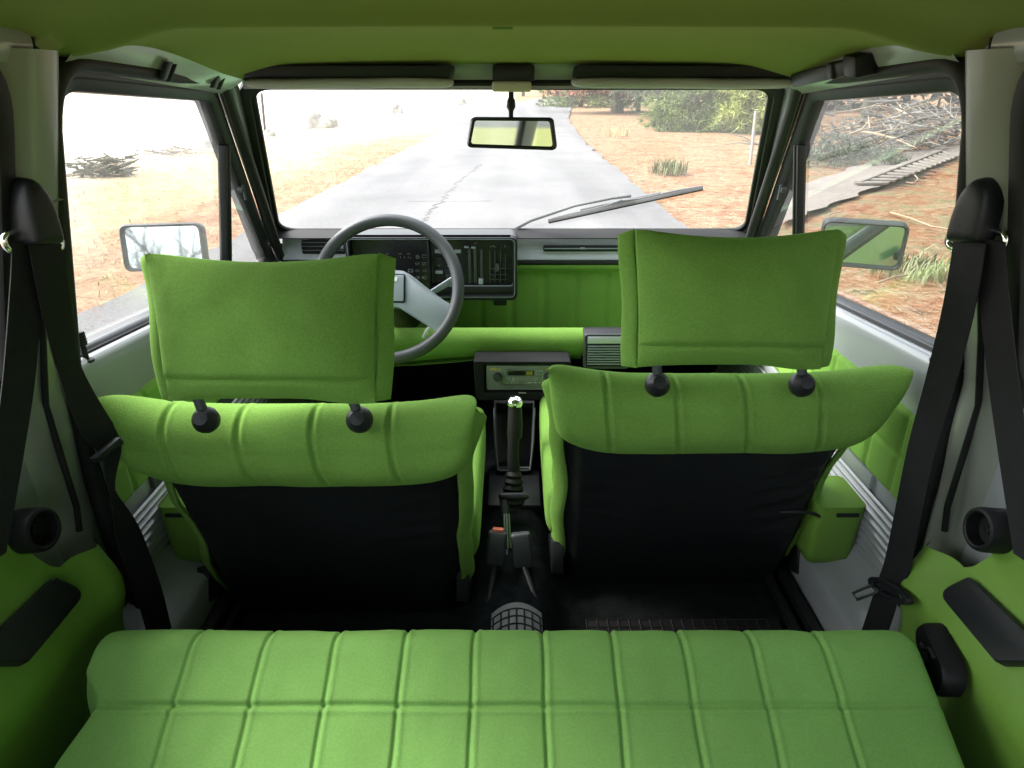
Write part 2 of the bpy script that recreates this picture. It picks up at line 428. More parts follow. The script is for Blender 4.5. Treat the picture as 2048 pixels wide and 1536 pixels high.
    mo = MB().grid(lambda i, j: Vector((s * ML[int(round(i * 4))][0], 0.93 + 1.0 * j, ML[int(round(i * 4))][1] + belt(0.93 + 1.0 * j))), 4, 20)
    mo.build('waist_moulding', PLASD, door, smooth=50)
    MB().tube([(s * 0.671, 0.93 + 1.0 * k / 12, 0.884 + belt(0.93 + 1.0 * k / 12)) for k in range(13)], 0.0045, 8).build('waist_seal', RUBBER, door)
    # window frame and seal
    wi = fillet(WPOLY, WRAD, 8)
    wo = fillet(inset(WPOLY, -0.024), [0.03, 0.065, 0.045, 0.03], 8)
    wm = fillet(inset(WPOLY, -0.010), [0.025, 0.058, 0.038, 0.025], 8)
    fr = MB().ring([YZ(s, p, 0.012) for p in wi], [YZ(s, p, 0.004) for p in wo], Vector((s * 0.03, 0, 0)))
    fr.build('window_frame', PLASB, door, bevel=0.002)
    wl = fillet(inset(WPOLY, -0.036), [0.03, 0.075, 0.05, 0.03], 8)
    # the seal hangs on the body: along the pillar, over the top and down the front pillar
    sealp = [YZ(s, p, -0.002) for p in wl]
    n0 = 0
    lowr = [Vector((s * (xs(0.45) - 0.004), 0.905, 0.45)), Vector((s * (xs(0.65) - 0.004), 0.915, 0.65)), Vector((s * (xs(0.8) - 0.004), 0.920, 0.80))]
    seal = lowr + sealp[9:36]
    MB().tube(seal, 0.0135, 10).build('door_seal', RUBBER, car, smooth=60)
    MB().tube([p + Vector((s * 0.012, 0, 0)) for p in [YZ(s, q, 0) for q in fillet(inset(WPOLY, -0.019), [0.03, 0.065, 0.042, 0.03], 8)][9:36]], 0.006, 8).build('inner_seal', RUBBER, door, smooth=60)
    # divider
    dvt, dvb = YZ(s, DIV_T, 0.016), YZ(s, DIV_B, 0.016)
    dm_ = MB()
    dx = Vector((s * 0.010, 0, 0)); dy = Vector((0, 0.013, 0))
    dm_.obox((dvt + dvb) / 2, (dvb - dvt) / 2, dx, dy)
    dm_.obox((dvt + dvb) / 2 - dx * 0.9, (dvb - dvt) / 2, dx * 0.5, dy * 0.35)
    dm_.build('window_divider', PLASB, door, bevel=0.003)
    # panes: main light and quarter light
    def line_x(t): return (DIV_T[0] + (DIV_B[0] - DIV_T[0]) * t, DIV_T[1] + (DIV_B[1] - DIV_T[1]) * t)
    main = [p for p in fillet(inset(WPOLY, -0.006), WRAD, 8)]
    mp = [(0.951, 0.886), (0.932, 1.268), (1.43, 1.244), line_x(0.0), line_x(1.03)]
    qp = [line_x(0.0), (1.893, 0.810), line_x(1.03)]
    for nm, pg in (('window_pane', mp), ('quarter_pane', qp)):
        MB().add([YZ(s, p, 0.022) for p in pg], [tuple(range(len(pg)))]).build(nm, GLASS if s < 0 else GLASSH, door)
    # quarter light catch
    ct = YZ(s, (1.622, 1.045), 0.010)
    MB().tube([ct, ct + Vector((-s * 0.012, 0, 0))], 0.007, 10).tube([ct + Vector((-s * 0.012, 0.0, 0.010)), ct + Vector((-s * 0.012, 0.006, -0.024))], 0.0035, 8).build('window_catch', PLASD, door)
    # cloth panel with stitched grooves
    def cp(i, j):
        Y = 0.925 + 1.02 * i; z = 0.632 + 0.152 * j
        g = 0
        for k in range(12): g += quilt(Y - (0.985 + 0.088 * k), 0.0045, 0.005)
        g += quilt(z - 0.706, 0.0045, 0.005)
        e = min(j, 1 - j) * 0.152
        pad = 0.010 * min(1, e / 0.008) ** 0.5
        return Vector((s * (0.6465 - pad - g), Y, z))
    MB().grid(cp, 220, 40).build('cloth_panel', PANELG, door, smooth=70)
    MB().box((min(s * 0.640, s * 0.650), 1.045, 0.603), (max(s * 0.640, s * 0.650), 1.93, 0.631)).build('plain_strip', PLASD if s < 0 else PAINTG, door, bevel=0.002)
    # ribbed lower panel
    def rb(i, j):
        z = 0.475 + 0.127 * i; Y = 0.925 + 1.02 * j
        return Vector((s * (0.640 - 0.0045 * max(-0.4, math.sin(i * 2 * math.pi * 8.5)) + 0.004 * (1 - i)), Y, z))
    MB().grid(rb, 136, 8).build('ribbed_panel', PAINTG, door, smooth=60)
    # lock button
    lb = at(180, 745, X=-0.660); lb = Vector((s * 0.660, lb.y, 0.874))
    MB().lathe(lb, (0, 0, 1), [(0.0, 0.0), (0.011, 0.0), (0.011, 0.004), (0.0045, 0.006), (0.0045, 0.026), (0.0072, 0.028)] + [(0.0078 if k % 2 else 0.0068, 0.030 + 0.0022 * k) for k in range(8)] + [(0.006, 0.049), (0, 0.050)], 14).build('lock_button', PLASB, door, smooth=35)
    # pocket standing off the lower door
    yp = 1.18
    pk = rrect(s * 0.600 - 0.036, s * 0.600 + 0.036, 0.405, 0.535, 0.012)
    pc0, pc1 = (0.560, 0.642)
    pkm = MB()
    def pock(i, j):
        # a tapered open bin
        a = i * 2 * math.pi; k = j
        w = 0.042 + 0.004 * k; d = 0.046 + 0.009 * k
        ca, sa = math.cos(a), math.sin(a); e = 7.0
        rx = math.copysign(abs(ca) ** (2 / e), ca) * w; ry = math.copysign(abs(sa) ** (2 / e), sa) * d
        if k < 0.12: rx *= 0.86 + 0.14 * (k / 0.12); ry *= 0.86 + 0.14 * (k / 0.12)
        return Vector((s * 0.596 + rx, 1.087 + ry, 0.437 + 0.135 * k))
    pkm.grid(pock, 40, 24, closed_u=True)
    pkm.grid(lambda i, j: pock(i, 1.0).lerp(Vector((s * 0.596, 1.087, 0.576)), j), 40, 4, closed_u=True)
    pkm.grid(lambda i, j: Vector((s * 0.596, 1.087, 0.437)).lerp(pock(i, 0), j), 40, 2, closed_u=True)
    pocket = pkm.build('door_pocket', PLASG, door, smooth=50)
    MB().obox((s * 0.606, 1.0315, 0.556), (0.020, 0, 0), (0, 0.0025, 0), (0, 0, 0.0035)).build('pocket_slot', PLASB, pocket, bevel=0.001)

    # ---------------- outside mirror
    mc = at(320, 494, Y=1.548) if s < 0 else at(1727, 490, Y=1.548)
    mcx = abs(mc.x)
    C = Vector((s * 0.795, 1.548, mc.z))
    inn = (C - Vector((0, 0, CAM_Z))).normalized()
    out = (Vector((-0.16, -1.0, 0.21)) if s < 0 else Vector((-0.30, -1.0, -0.24))).normalized()
    n_ = (out - inn).normalized()
    hx = Vector((1, 0, 0)); hx = (hx - Vector((0, -1, 0)) * 0).normalized()
    # the shell faces squarely back, the glass is set inside it
    hw, hh = 0.089, 0.053
    o2_ = rrect(-hw, hw, -hh, hh, 0.020, 6); i2_ = rrect(-hw + 0.0075, hw - 0.0075, -hh + 0.0075, hh - 0.0075, 0.014, 6)
    b2_ = rrect(-hw * 0.80, hw * 0.80, -hh * 0.80, hh * 0.80, 0.02, 6)
    t1 = Vector((0, 0, 1)).cross(n_).normalized(); t1 = t1 if t1.x > 0 else -t1
    t2 = n_.cross(t1).normalized(); t2 = t2 if t2.z > 0 else -t2
    def M3(p, d): return C + t1 * p[0] + t2 * p[1] - n_ * d
    sh = MB(); n = len(o2_)
    loops = [[M3(p, 0.012) for p in i2_], [M3(p, -0.002) for p in i2_], [M3((a[0] * 0.5 + b[0] * 0.5, a[1] * 0.5 + b[1] * 0.5), -0.006) for a, b in zip(o2_, i2_)], [M3(p, 0.0) for p in o2_], [M3(p, 0.03) for p in o2_], [M3(p, 0.062) for p in b2_]]
    vs = [v for l in loops for v in l]; fs = []
    for a in range(len(loops) - 1):
        for k in range(n): fs.append((a * n + k, a * n + (k + 1) % n, (a + 1) * n + (k + 1) % n, (a + 1) * n + k))
    fs.append(tuple((len(loops) - 1) * n + k for k in range(n)))
    sh.add(vs, fs)
    mir = sh.build('door_mirror', mat('mirror_shell_plastic', (0.028, 0.031, 0.034), 0.5, var=0.15, vscale=10, bump=0.1, bscale=400), car, smooth=40)
    MB().tube([C + Vector((-s * 0.05, 0.03, -0.02)), C + Vector((-s * 0.09, 0.035, -0.06)), Vector((s * 0.70, 1.63, 0.84))], [0.016, 0.014, 0.016], 12).build('mirror_arm', PLASB, mir, smooth=60)
    g = MB(); gi = rrect(-hw + 0.004, hw - 0.004, -hh + 0.004, hh - 0.004, 0.014, 6)
    gv = [M3(p, 0.006) for p in gi]
    g.add(gv, [tuple(range(len(gv)))]).build('mirror_glass', MIRROR, mir, recalc=False)

    # ---------------- outer skin, sill, rails, floor edge
    bs = MB()
    def skin(i, j):
        z = 0.30 + 0.575 * i
        return Vector((s * (0.735 - 0.03 * abs(2 * i - 1) ** 3), -0.8 + 2.75 * j, z + (belt(-0.8 + 2.75 * j) * i if j > 0.6 else 0)))
    bsk = bs.grid(skin, 16, 30).build('body_side', PAINTGRN, car, smooth=60)
    MB().grid(lambda i, j: Vector((s * (0.742 - 0.006 * abs(2 * i - 1) ** 4), -0.8 + 2.75 * j, 0.32 + 0.20 * i)), 8, 8).build('side_cladding', PLASD, bsk, smooth=60)
    hd = Vector((s * 0.742, 0.98, 0.79))
    MB().obox(hd, (s * 0.008, 0, 0), (0, 0.055, 0), (0, 0, 0.012)).build('door_handle', PLASB, bsk, bevel=0.004)
    def sill(i, j):
        pr = [(0.640, 0.478), (0.634, 0.470), (0.628, 0.452), (0.600, 0.440), (0.575, 0.434), (0.566, 0.425), (0.564, 0.36)]
        q = pr[int(round(i * 6))]; return Vector((s * q[0], 0.45 + 1.5 * j, q[1]))
    MB().grid(sill, 6, 10).build('door_sill', PAINTG, car, smooth=55)
    rl = MB()
    for xx, zz, w in ((0.548, 0.372, 0.010), (0.520, 0.362, 0.007)):
        rl.box((s * xx - w, 0.55, zz - 0.02), (s * xx + w, 1.6, zz))
    rl.build('seat_rail', PLASB, car, bevel=0.003)

    # ---------------- rear side window (black seal, pane) and the painted panel below it
    RW = [(-0.35, 0.90), (-0.30, 1.265), (0.800, 1.275), (0.795, 0.91)]
    ri, ro = fillet(RW, 0.06, 8), fillet(inset(RW, -0.028), 0.08, 8)
    rw = MB().ring([YZ(s, p, -0.012) for p in ri], [YZ(s, p, -0.012) for p in ro], Vector((s * 0.03, 0, 0))).build('rear_window_seal', RUBBER, car, bevel=0.005)
    MB().add([YZ(s, p, 0.008) for p in fillet(inset(RW, -0.01), 0.06, 8)], [tuple(range(len(ri)))]).build('rear_window_pane', GLASS, rw)
    MB().grid(lambda i, j: Vector((s * (xs(0.45 + 0.44 * i) + 0.002), -0.55 + 1.36 * j, 0.45 + 0.44 * i)), 6, 10).build('rear_inner_panel', PAINTG, car, smooth=60)
    MB().grid(lambda i, j: Vector((s * (xs(0.89 + 0.42 * i) + 0.004), -0.55 + 0.17 * j, 0.89 + 0.42 * i)), 6, 3).build('rear_pillar', PILLAR, car, smooth=60)

    # ---------------- green moulded panel beside the rear bench
    PX = [(0.80, 0.628), (0.745, 0.622), (0.690, 0.613), (0.655, 0.602), (0.625, 0.586), (0.600, 0.576), (0.575, 0.576), (0.54, 0.592), (0.45, 0.600), (0.2, 0.60)]
    def pxz(z):
        for (z0, x0), (z1, x1) in zip(PX, PX[1:]):
            if z <= z0 and z >= z1: return x1 + (x0 - x1) * (z - z1) / (z0 - z1)
        return PX[0][1] if z > PX[0][0] else PX[-1][1]
    def sp2(i, j):
        Y = 0.838 - 1.2 * j
        # upper edge: high point at the front corner, dip, then the upstand that carries the latch knob
        top = 0.655 + 0.0 * Y
        if Y > 0.745: top = 0.652 + 0.022 * sm(0.838, 0.75, Y)
        else: top = 0.674 + 0.160 * sm(0.742, 0.660, Y)
        z = 0.30 + (top - 0.30) * i
        x = (pxz(z + 0.02) + pxz(z) + pxz(z - 0.02)) / 3
        x += 0.030 * sm(0.80, 0.838, Y) ** 2
        x -= 0.006 * math.exp(-((Y - 0.79) / 0.02) ** 2) * sm(0.45, 0.6, z)
        return Vector((s * x, Y, z))
    pn = MB().grid(sp2, 70, 110).build('side_panel', PLASG, car, smooth=60)
    # edge return of the panel
    MB().grid(lambda i, j: sp2(j * 0.93, 0.0) + Vector((s * 0.014 * i, 0.004 * i, -0.003 * i)), 3, 40).build('panel_edge', PLASG, pn, smooth=60)
    # armrest ashtray
    def q_(Y, z, off):
        return Vector((s * (pxz(z) - off), Y, z + off * 0.6))
    at2 = fillet([(0.738, 0.630), (0.715, 0.674), (0.560, 0.682), (0.612, 0.630)], [0.018, 0.012, 0.01, 0.01], 5)
    am = MB()
    lo = [q_(p[0], p[1], -0.004) for p in at2]; hi = [q_(p[0], p[1], 0.010) for p in at2]
    hi2 = [q_(p[0], p[1], 0.013) for p in [Vector(a) + (Vector((0.621, 0.654)) - Vector(a)) * 0.07 for a in at2]]
    n = len(lo)
    am.add(lo + hi + hi2, [(k, (k + 1) % n, n + (k + 1) % n, n + k) for k in range(n)] + [(n + k, n + (k + 1) % n, 2 * n + (k + 1) % n, 2 * n + k) for k in range(n)] + [tuple(2 * n + k for k in range(n))])
    am.build('armrest_insert', PLASB, pn, smooth=30)
    # bench latch knob: ring with a recessed centre
    kc = at(1985, 1062, X=0.612); kc = Vector((s * 0.622, kc.y, kc.z))
    ax = Vector((-s * 1, 0.0 if s > 0 else -0.10, 0.1 if s > 0 else 0.16)).normalized()
    MB().lathe(kc, ax, [(0.020, -0.02), (0.029, -0.005), (0.0285, 0.026), (0.027, 0.030), (0.0235, 0.0315), (0.021, 0.030), (0.019, 0.014), (0.006, 0.012), (0.005, 0.018), (0.0, 0.019)], 32).build('latch_knob', PLASK, pn, smooth=40)
    if s > 0:
        # folding lever at the end of the bench
        oc = at(1892, 1312, X=0.584)
        e1 = Vector((0, 0.035, 0.043)); e2 = Vector((0, 0.024, -0.012))
        pts = []
        lv = MB()
        A_, B_ = at(1884, 1278, X=0.580), at(1910, 1346, X=0.572)
        for dx_, rr_ in ((0.0, 1.0), (-0.022, 0.98), (-0.028, 0.80)):
            loop = []
            d_ = (B_ - A_); up_ = d_.normalized(); sd_ = up_.cross(Vector((1, 0, 0))).normalized()
            for k in range(28):
                an = 2 * math.pi * k / 28
                base = A_ if math.sin(an) > 0 else B_
                r_ = (0.021 if math.sin(an) > 0 else 0.029) * rr_
                loop.append(base - up_ * math.sin(an) * r_ + sd_ * math.cos(an) * r_ + Vector((dx_, 0, 0)))
            pts.append(loop)
        vs = [p for l in pts for p in l]; fs = []
        for a in range(2):
            for k in range(28): fs.append((a * 28 + k, a * 28 + (k + 1) % 28, (a + 1) * 28 + (k + 1) % 28, (a + 1) * 28 + k))
        fs.append(tuple(56 + k for k in range(28)))
        lv.add(vs, fs)
        lev = lv.build('release_lever', PLASK, pn, smooth=45)
        # its raised rim and finger well
        M_ = A_.lerp(B_, 0.62) + Vector((-0.030, 0, 0))
        arc = [M_ + up_ * (0.004 + 0.016 * math.cos(a_)) + sd_ * 0.017 * math.sin(a_) for a_ in [(-1.9 + 3.8 * k / 14) + math.pi for k in range(15)]]
        MB().tube(arc, 0.0035, 8).tube([A_ + Vector((-0.029, 0, 0)) + up_ * 0.008, M_], [0.005, 0.003], 8).build('finger_rim', PLASB, lev, smooth=60)

# --- floor, tunnel, firewall
def floor_fn(i, j):
    x = -0.566 + 1.132 * i; Y = -0.55 + 2.55 * j
    z = 0.335 + 0.075 * math.exp(-(x / 0.085) ** 4) * sm(0.45, 0.7, Y) + 0.03 * sm(1.55, 1.9, Y)
    z += 0.0035 * noise.noise(Vector((x * 14, Y * 14, 0)))
    return Vector((x, Y, z))
floor = MB().grid(floor_fn, 90, 140).build('floor_carpet', CARPET, car, smooth=80)
MB().grid(lambda i, j: Vector((-0.70 + 1.4 * i, 1.965 - 0.015 * j, 0.30 + 0.55 * j)), 8, 8).build('firewall', CARPET, car)
MB().grid(lambda i, j: Vector((-0.70 + 1.4 * i, 1.99 + 0.72 * j, 0.845 - 0.185 * j - 0.02 * (2 * i - 1) ** 4)), 12, 10).build('bonnet', PAINTGRN, car, smooth=60)
MB().box((-0.73, -0.8, 0.27), (0.73, 2.7, 0.30)).build('underbody', PLASB, car)

tg_ = MB().grid(lambda i, j: Vector((-0.66 + 1.32 * i, -0.57 + 0.03 * j, 0.30 + 0.60 * j)), 8, 8).build('tailgate', PAINTG, car, smooth=60)
MB().add([(-0.62, -0.545, 0.90), (0.62, -0.545, 0.90), (0.56, -0.55, 1.33), (-0.56, -0.55, 1.33)], [(0, 1, 2, 3)]).build('tailgate_glass', glass_mat('dimmed_tailgate_glass', (0.78, 0.79, 0.78), 0.2, 0.01), tg_)  # grey tint in the unseen glass, put in to dim the rear light
# --- wiper resting on the windscreen
def on_ws(px, py, off):
    d = at(px, py, Y=1.0) - Vector((0, 0, CAM_Z)); p0 = WS((0, 0), off)
    t = (p0 - Vector((0, 0, CAM_Z))).dot(nrm) / d.dot(nrm)
    return Vector((0, 0, CAM_Z)) + d * t
wa = [on_ws(1022, 462, 0.010), on_ws(1062, 441, 0.022), on_ws(1150, 412, 0.030), on_ws(1224, 397, 0.030), on_ws(1262, 392, 0.026)]
wiper = MB().tube(wa, [0.0055, 0.0045, 0.003, 0.003, 0.004], 8).build('wiper', PLASB, car, smooth=60)
b0, b1 = on_ws(1097, 443, 0.013), on_ws(1406, 376, 0.013)
bl = MB(); dvec = (b1 - b0).normalized(); upv = nrm
sdv = dvec.cross(nrm).normalized()
bl.obox((b0 + b1) / 2, (b1 - b0) / 2, sdv * 0.0042, nrm * 0.005)
bl.build('wiper_blade', RUBBER, wiper, bevel=0.0008)
hld = MB()
for f0, f1 in ((0.03, 0.50), (0.50, 0.97)):
    pA, pB = b0.lerp(b1, f0), b0.lerp(b1, f1)
    pts = [pA + nrm * 0.006, pA.lerp(pB, 0.25) + nrm * 0.010 - sdv * 0.003, pA.lerp(pB, 0.75) + nrm * 0.011 - sdv * 0.004, pB + nrm * (0.006 if f1 > 0.6 else 0.016)]
    if f0 > 0.4: pts = [pA + nrm * 0.016 - sdv * 0.004] + pts[1:]
    hld.tube(pts, 0.0032, 6)
mid = b0.lerp(b1, 0.42)
hld.tube([b0.lerp(b1, 0.22) + nrm * 0.016 - sdv * 0.005, b0.lerp(b1, 0.45) + nrm * 0.018 - sdv * 0.008, b0.lerp(b1, 0.74) + nrm * 0.014 - sdv * 0.005], 0.0055, 6)
hld.build('blade_holder', PLASD, wiper, smooth=60)

# ================================================================== FRONT SEATS
def make_seat(cx, Yt, zt_, label, tone, seed):
    """bucket seat; (cx, Yt, zt_) is the middle of the top edge of its backrest"""
    dwn = Vector((0, 0.143, -0.49)); bl_ = dwn.length
    nn = Vector((0, -0.49, -0.143)).normalized()          # towards the rear
    T = Vector((cx, Yt, zt_ - 0.012))
    rn = random.Random(seed)
    root = thing('bucket_seat', (cx, Yt + 0.33, 0.345), label, 'car seat', 'front seats')
    def hw(k):                                              # half width along the backrest
        return 0.232 + 0.062 * math.exp(-(max(k, 0) / 0.16) ** 2) - 0.006 * sm(0.3, 1.0, k)
    def hin(k): return 0.252 + 0.026 * math.exp(-(max(k, 0) / 0.20) ** 2) - 0.008 * sm(0.3, 1.0, k)
    def hx(u, k): return u * (hw(k) if u * cx > 0 else hin(k))
    def hem(x): return (0.238 if cx < 0 else 0.250) - 0.050 * min(1.2, abs(x / 0.25)) ** 5
    # hood of the backrest: over the top and down to the hem
    seams = [-0.187, -0.077, 0.033, 0.148]
    def hood(i, j):
        u = 2 * i - 1
        edge = 1 - abs(u) ** 6
        puff = max(0.0, 1 - abs(u) ** 18) ** 0.55
        # path: front -> over the roll -> rear hem
        rr = 0.016 + 0.029 * puff
        if j < 0.25:
            k = 0.32 - (0.32 - 0.09) * (j / 0.25); off = -(rr * 0.9 + 0.022 * puff)
        elif j < 0.6:
            a = math.pi * (j - 0.25) / 0.35
            k = 0.09 - 0.074 * math.sin(a); off = -math.cos(a) * rr * 0.9 - 0.022 * puff * (1 - (j - 0.25) / 0.35)
        else:
            q = (j - 0.6) / 0.4
            kh = max(0.125, hem(hx(u, 0.15)))
            k = 0.09 + (kh - 0.09) * q
            off = rr * 0.9 + 0.010 * math.sin(math.pi * min(1, q * 1.1)) * puff - 0.020 * sm(0.92, 1.0, q)
        x = hx(u, max(k, 0))
        g = 0
        for sx in seams:
            cur = sx + 0.030 * (max(0, k) / 0.35) ** 1.5 * (1 if sx > -0.3 else 0)
            g += quilt(x - cur, 0.0048, 0.0038) + 0.0008 * math.exp(-((abs(x - cur) - 0.0075) / 0.0035) ** 2)
        wob = 0.004 * noise.noise(Vector((x * 12, k * 6, seed))) * puff
        g *= 1 - 0.9 * sm(0.86, 0.97, j)
        p = T + dwn * k + nn * (off + (g + wob) * (1 if j >= 0.25 else 0.5)) + Vector((x, 0, 0))
        if 0.25 <= j < 0.6: p.z += g * 0.9 * math.sin(math.pi * (j - 0.25) / 0.35) + wob
        # pinched, lifted outer corner
        p.z += 0.026 * abs(u) ** 4 * math.exp(-((k - 0.02) / 0.10) ** 2)
        return p
    MB().grid(hood, 240, 110).build('backrest_hood', tone, root, smooth=80)
    # front cushion half of the backrest (seen edge-on past the hood)
    def front(i, j):
        u = 2 * i - 1; k = 0.20 + 0.78 * j
        th = 0.062 * (max(0, 1 - u ** 6)) ** 0.5 + 0.006
        return T + dwn * k + nn * (-0.01 - th) + Vector((hx(u, k) * 0.965, 0, 0))
    MB().grid(front, 40, 40).build('backrest_cushion', tone, root, smooth=80)
    # black back: slightly hollow vinyl with drag wrinkles at the outer edge
    def back(i, j):
        u = 2 * i - 1; k = 0.10 + 1.02 * j
        x = hx(u, k) * 0.955
        off = 0.018 + 0.014 * (1 - u * u) * math.sin(math.pi * min(1, 0.15 + 0.85 * j))
        off -= 0.022 * sm(0.88, 1.0, abs(u))
        wr = sm(0.30, 0.75, abs(u)) * (1 - sm(0.80, 1.0, abs(u))) * math.exp(-((k - 0.47) / 0.18) ** 2)
        off += (0.0035 if cx > 0 and u > 0 else 0.0008) * wr * math.sin(k * 75 + 3.0 * abs(u) + 2.2 * noise.noise(Vector((x * 7, k * 5, seed))))
        off += 0.003 * noise.noise(Vector((x * 8, k * 5, seed + 4)))
        return T + dwn * k + nn * off + Vector((x, 0, 0))
    bk = MB().grid(back, 90, 130).build('back_panel', VINYL, root, smooth=80)
    # welts: two green fabric edges down each side
    for sd in (-1, 1):
        for (d0, d1, of0, of1, kk) in ((0.000, 0.022, 0.004, -0.020, 0.90), (0.006, 0.016, -0.030, -0.062, 0.97)):
            def welt(i, j):
                k = (-0.004 if of0 > 0 else 0.12) + (kk - (0 if of0 > 0 else 0.1)) * j
                wv = 0.0035 * math.sin(k * 17 + seed + of1 * 90) + 0.003 * noise.noise(Vector((k * 9, sd, seed)))
                w = abs(hx(sd, max(k, 0))) - 0.012
                taper = (1 - sm(0.92, 1.0, j) * 0.45) * (0.35 + 0.65 * sm(0.0, 0.05, j))
                a = 2 * math.pi * i
                base = Vector((sd * (w + (d0 + d1) / 2 * taper + wv), 0, 0)) + nn * ((of0 + of1) / 2 + 0.5 * wv)
                vdir = Vector((sd * (d1 - d0), 0, 0)) + nn * (of1 - of0)
                vdir = vdir / 2 * taper
                perp = vdir.cross(dwn).normalized()
                return T + dwn * k + base + vdir * math.cos(a) * 1.05 + perp * 0.0055 * math.sin(a)
            MB().grid(welt, 14, 60, closed_u=True).build('side_welt', tone, root, smooth=80)
    # strap loop sewn to the back
    ps = [T + dwn * (0.50 + 0.10 * f) + nn * (0.030 + 0.012 * math.sin(math.pi * f)) + Vector((0.13 + 0.09 * f, 0, 0)) for f in [k / 10 for k in range(11)]]
    if cx > 0:
        MB().tube([T + dwn * 0.555 + nn * 0.028 + Vector((0.150, 0, 0)), T + dwn * 0.535 + nn * 0.036 + Vector((0.175, 0, 0)), T + dwn * 0.540 + nn * 0.036 + Vector((0.200, 0, 0)), T + dwn * 0.575 + nn * 0.030 + Vector((0.225, 0, 0)), T + dwn * 0.580 + nn * 0.014 + Vector((0.246, 0, 0))], 0.0035, 8).build('back_strap', PLASB, bk, smooth=60)
    # headrest: posts, rubber collars, pillow
    up = -dwn / bl_
    ctr = at(537, 655, Y=0.905) if cx < 0 else at(1464, 597, Y=0.985)
    W2, H2 = (0.152, 0.104) if cx < 0 else (0.1435, 0.103)
    up_b, nn_b = up, nn
    up = Vector((0, 0.24, 1)).normalized(); nn = Vector((0, -1, 0.24)).normalized()
    for sx in (-0.112, 0.110):
        base = T + dwn * (-0.022 if cx < 0 else -0.030) + Vector((sx, 0, 0)) + nn_b * 0.024
        post = MB().tube([base - up_b * 0.02, base + up_b * 0.006, ctr + Vector((sx * 0.985, 0, 0)) - up * (H2 * 0.86) , ctr + Vector((sx * 0.985, 0, 0)) - up * (H2 * 0.4)], 0.0075, 12).build('headrest_post', PLASD, root, smooth=60)
        cax = (up_b * 0.8 + nn_b * 0.7).normalized()
        MB().lathe(base + cax * 0.002, cax, [(0.0175, -0.012), (0.0195, -0.004), (0.0195, 0.001), (0.0170, 0.007), (0.0130, 0.012), (0.0100, 0.017), (0.0, 0.018)], 24).build('post_collar', PLASB, post, smooth=50)
    def pil(i, j, sgn):
        u, v = 2 * i - 1, 2 * j - 1
        e = (max(0, 1 - abs(u) ** 2.6)) ** 0.75 * (max(0, 1 - abs(v) ** 2.4)) ** 0.75
        th = 0.012 + 0.050 * e
        if sgn > 0:
            th += quilt(v + 0.66, 0.0075, 0.045) * (1 - abs(u) ** 8) + 0.004 * e * noise.noise(Vector((u * 2.5, v * 2.5, seed))) + 0.0009 * (1 - e) * noise.noise(Vector((u * 9, v * 6, seed + 5)))
            if v < -0.66: th -= 0.006
        x = u * W2 * (1 + 0.035 * v) * (1 - 0.02 * (1 - v * v))
        zz = v * H2
        if v > 0: zz -= 0.014 * (1 - u * u) * v ** 2 + 0.0035 * abs(u) ** 16
        else: zz += (0.004 * (1 - abs(u) ** 3) - 0.006 * math.exp(-((u - 0.75) / 0.3) ** 2)) * v * v
        return ctr + Vector((x, 0, 0)) + up * zz + nn * (th * sgn)
    hm = MB()
    hm.grid(lambda i, j: pil(i, j, 1), 70, 56)
    hm.grid(lambda i, j: pil(i, j, -1), 40, 40)
    hm.grid(lambda i, j: pil(i, 1, 1).lerp(pil(i, 1, -1), j), 70, 2)
    hm.grid(lambda i, j: pil(i, 0, 1).lerp(pil(i, 0, -1), j), 70, 2)
    for q in (0, 1): hm.grid(lambda i, j: pil(q, i, 1).lerp(pil(q, i, -1), j), 56, 2)
    hr = hm.build('headrest', tone, root, smooth=70)
    # flat welts standing off both ends of the pillow
    for sd in (-1, 1):
        fw = 0.024 if (sd * cx > 0) else 0.020
        def fl(i, j):
            a = 2 * math.pi * i; v = -1.02 + 1.97 * j
            wv = 0.002 * math.sin(v * 4 + seed)
            vd = (Vector((sd * fw / 2, 0, 0)) - nn * 0.010)
            pp = vd.cross(up).normalized()
            endr = (1 - abs(2 * j - 1) ** 24)
            return ctr + Vector((sd * (W2 * (1 + 0.035 * v) + fw / 2 - 0.001 + wv), 0, 0)) + up * (v * H2 - 0.004 * math.cos(a) * (v > 0)) - nn * (0.011 + 0.003 * math.sin(v * 3)) + vd * math.cos(a) * 1.05 + pp * 0.0055 * math.sin(a) * (0.3 + 0.7 * endr)
        fm = MB().grid(fl, 16, 50, closed_u=True)
        fm.add([fl(k / 16, 0) for k in range(16)], [tuple(range(16))]); fm.add([fl(k / 16, 1) for k in range(16)], [tuple(range(16))])
        fm.build('headrest_welt', tone, hr, smooth=70)
    up, nn = up_b, nn_b
    # seat cushion and base
    def cush(i, j):
        a = 2 * math.pi * i; Y = 0.15 + 0.44 * j
        ca, sa = math.cos(a), math.sin(a); e = 5.0
        endr = (1 - abs(2 * j - 1) ** 10) ** 0.3 if 0 < j < 1 else 0.0
        x = math.copysign(abs(ca) ** (2 / e), ca) * 0.268 * (0.9 + 0.1 * endr); z = math.copysign(abs(sa) ** (2 / e), sa) * 0.062 * (0.4 + 0.6 * endr)
        if z > 0: z += 0.02 * abs(x / 0.268) ** 4
        return Vector((cx + x, Yt + Y, 0.47 + 0.03 * j + z))
    MB().grid(cush, 48, 30, closed_u=True).build('seat_cushion', tone, root, smooth=80)
    fb = MB()
    for sx in (-0.2, 0.2):
        fb.tube([(cx + sx, Yt + 0.15, 0.37), (cx + sx, Yt + 0.22, 0.42), (cx + sx, Yt + 0.6, 0.42), (cx + sx, Yt + 0.66, 0.37)], 0.014, 10)
    fb.tube([(cx - 0.2, Yt + 0.3, 0.42), (cx + 0.2, Yt + 0.3, 0.42)], 0.012, 8)
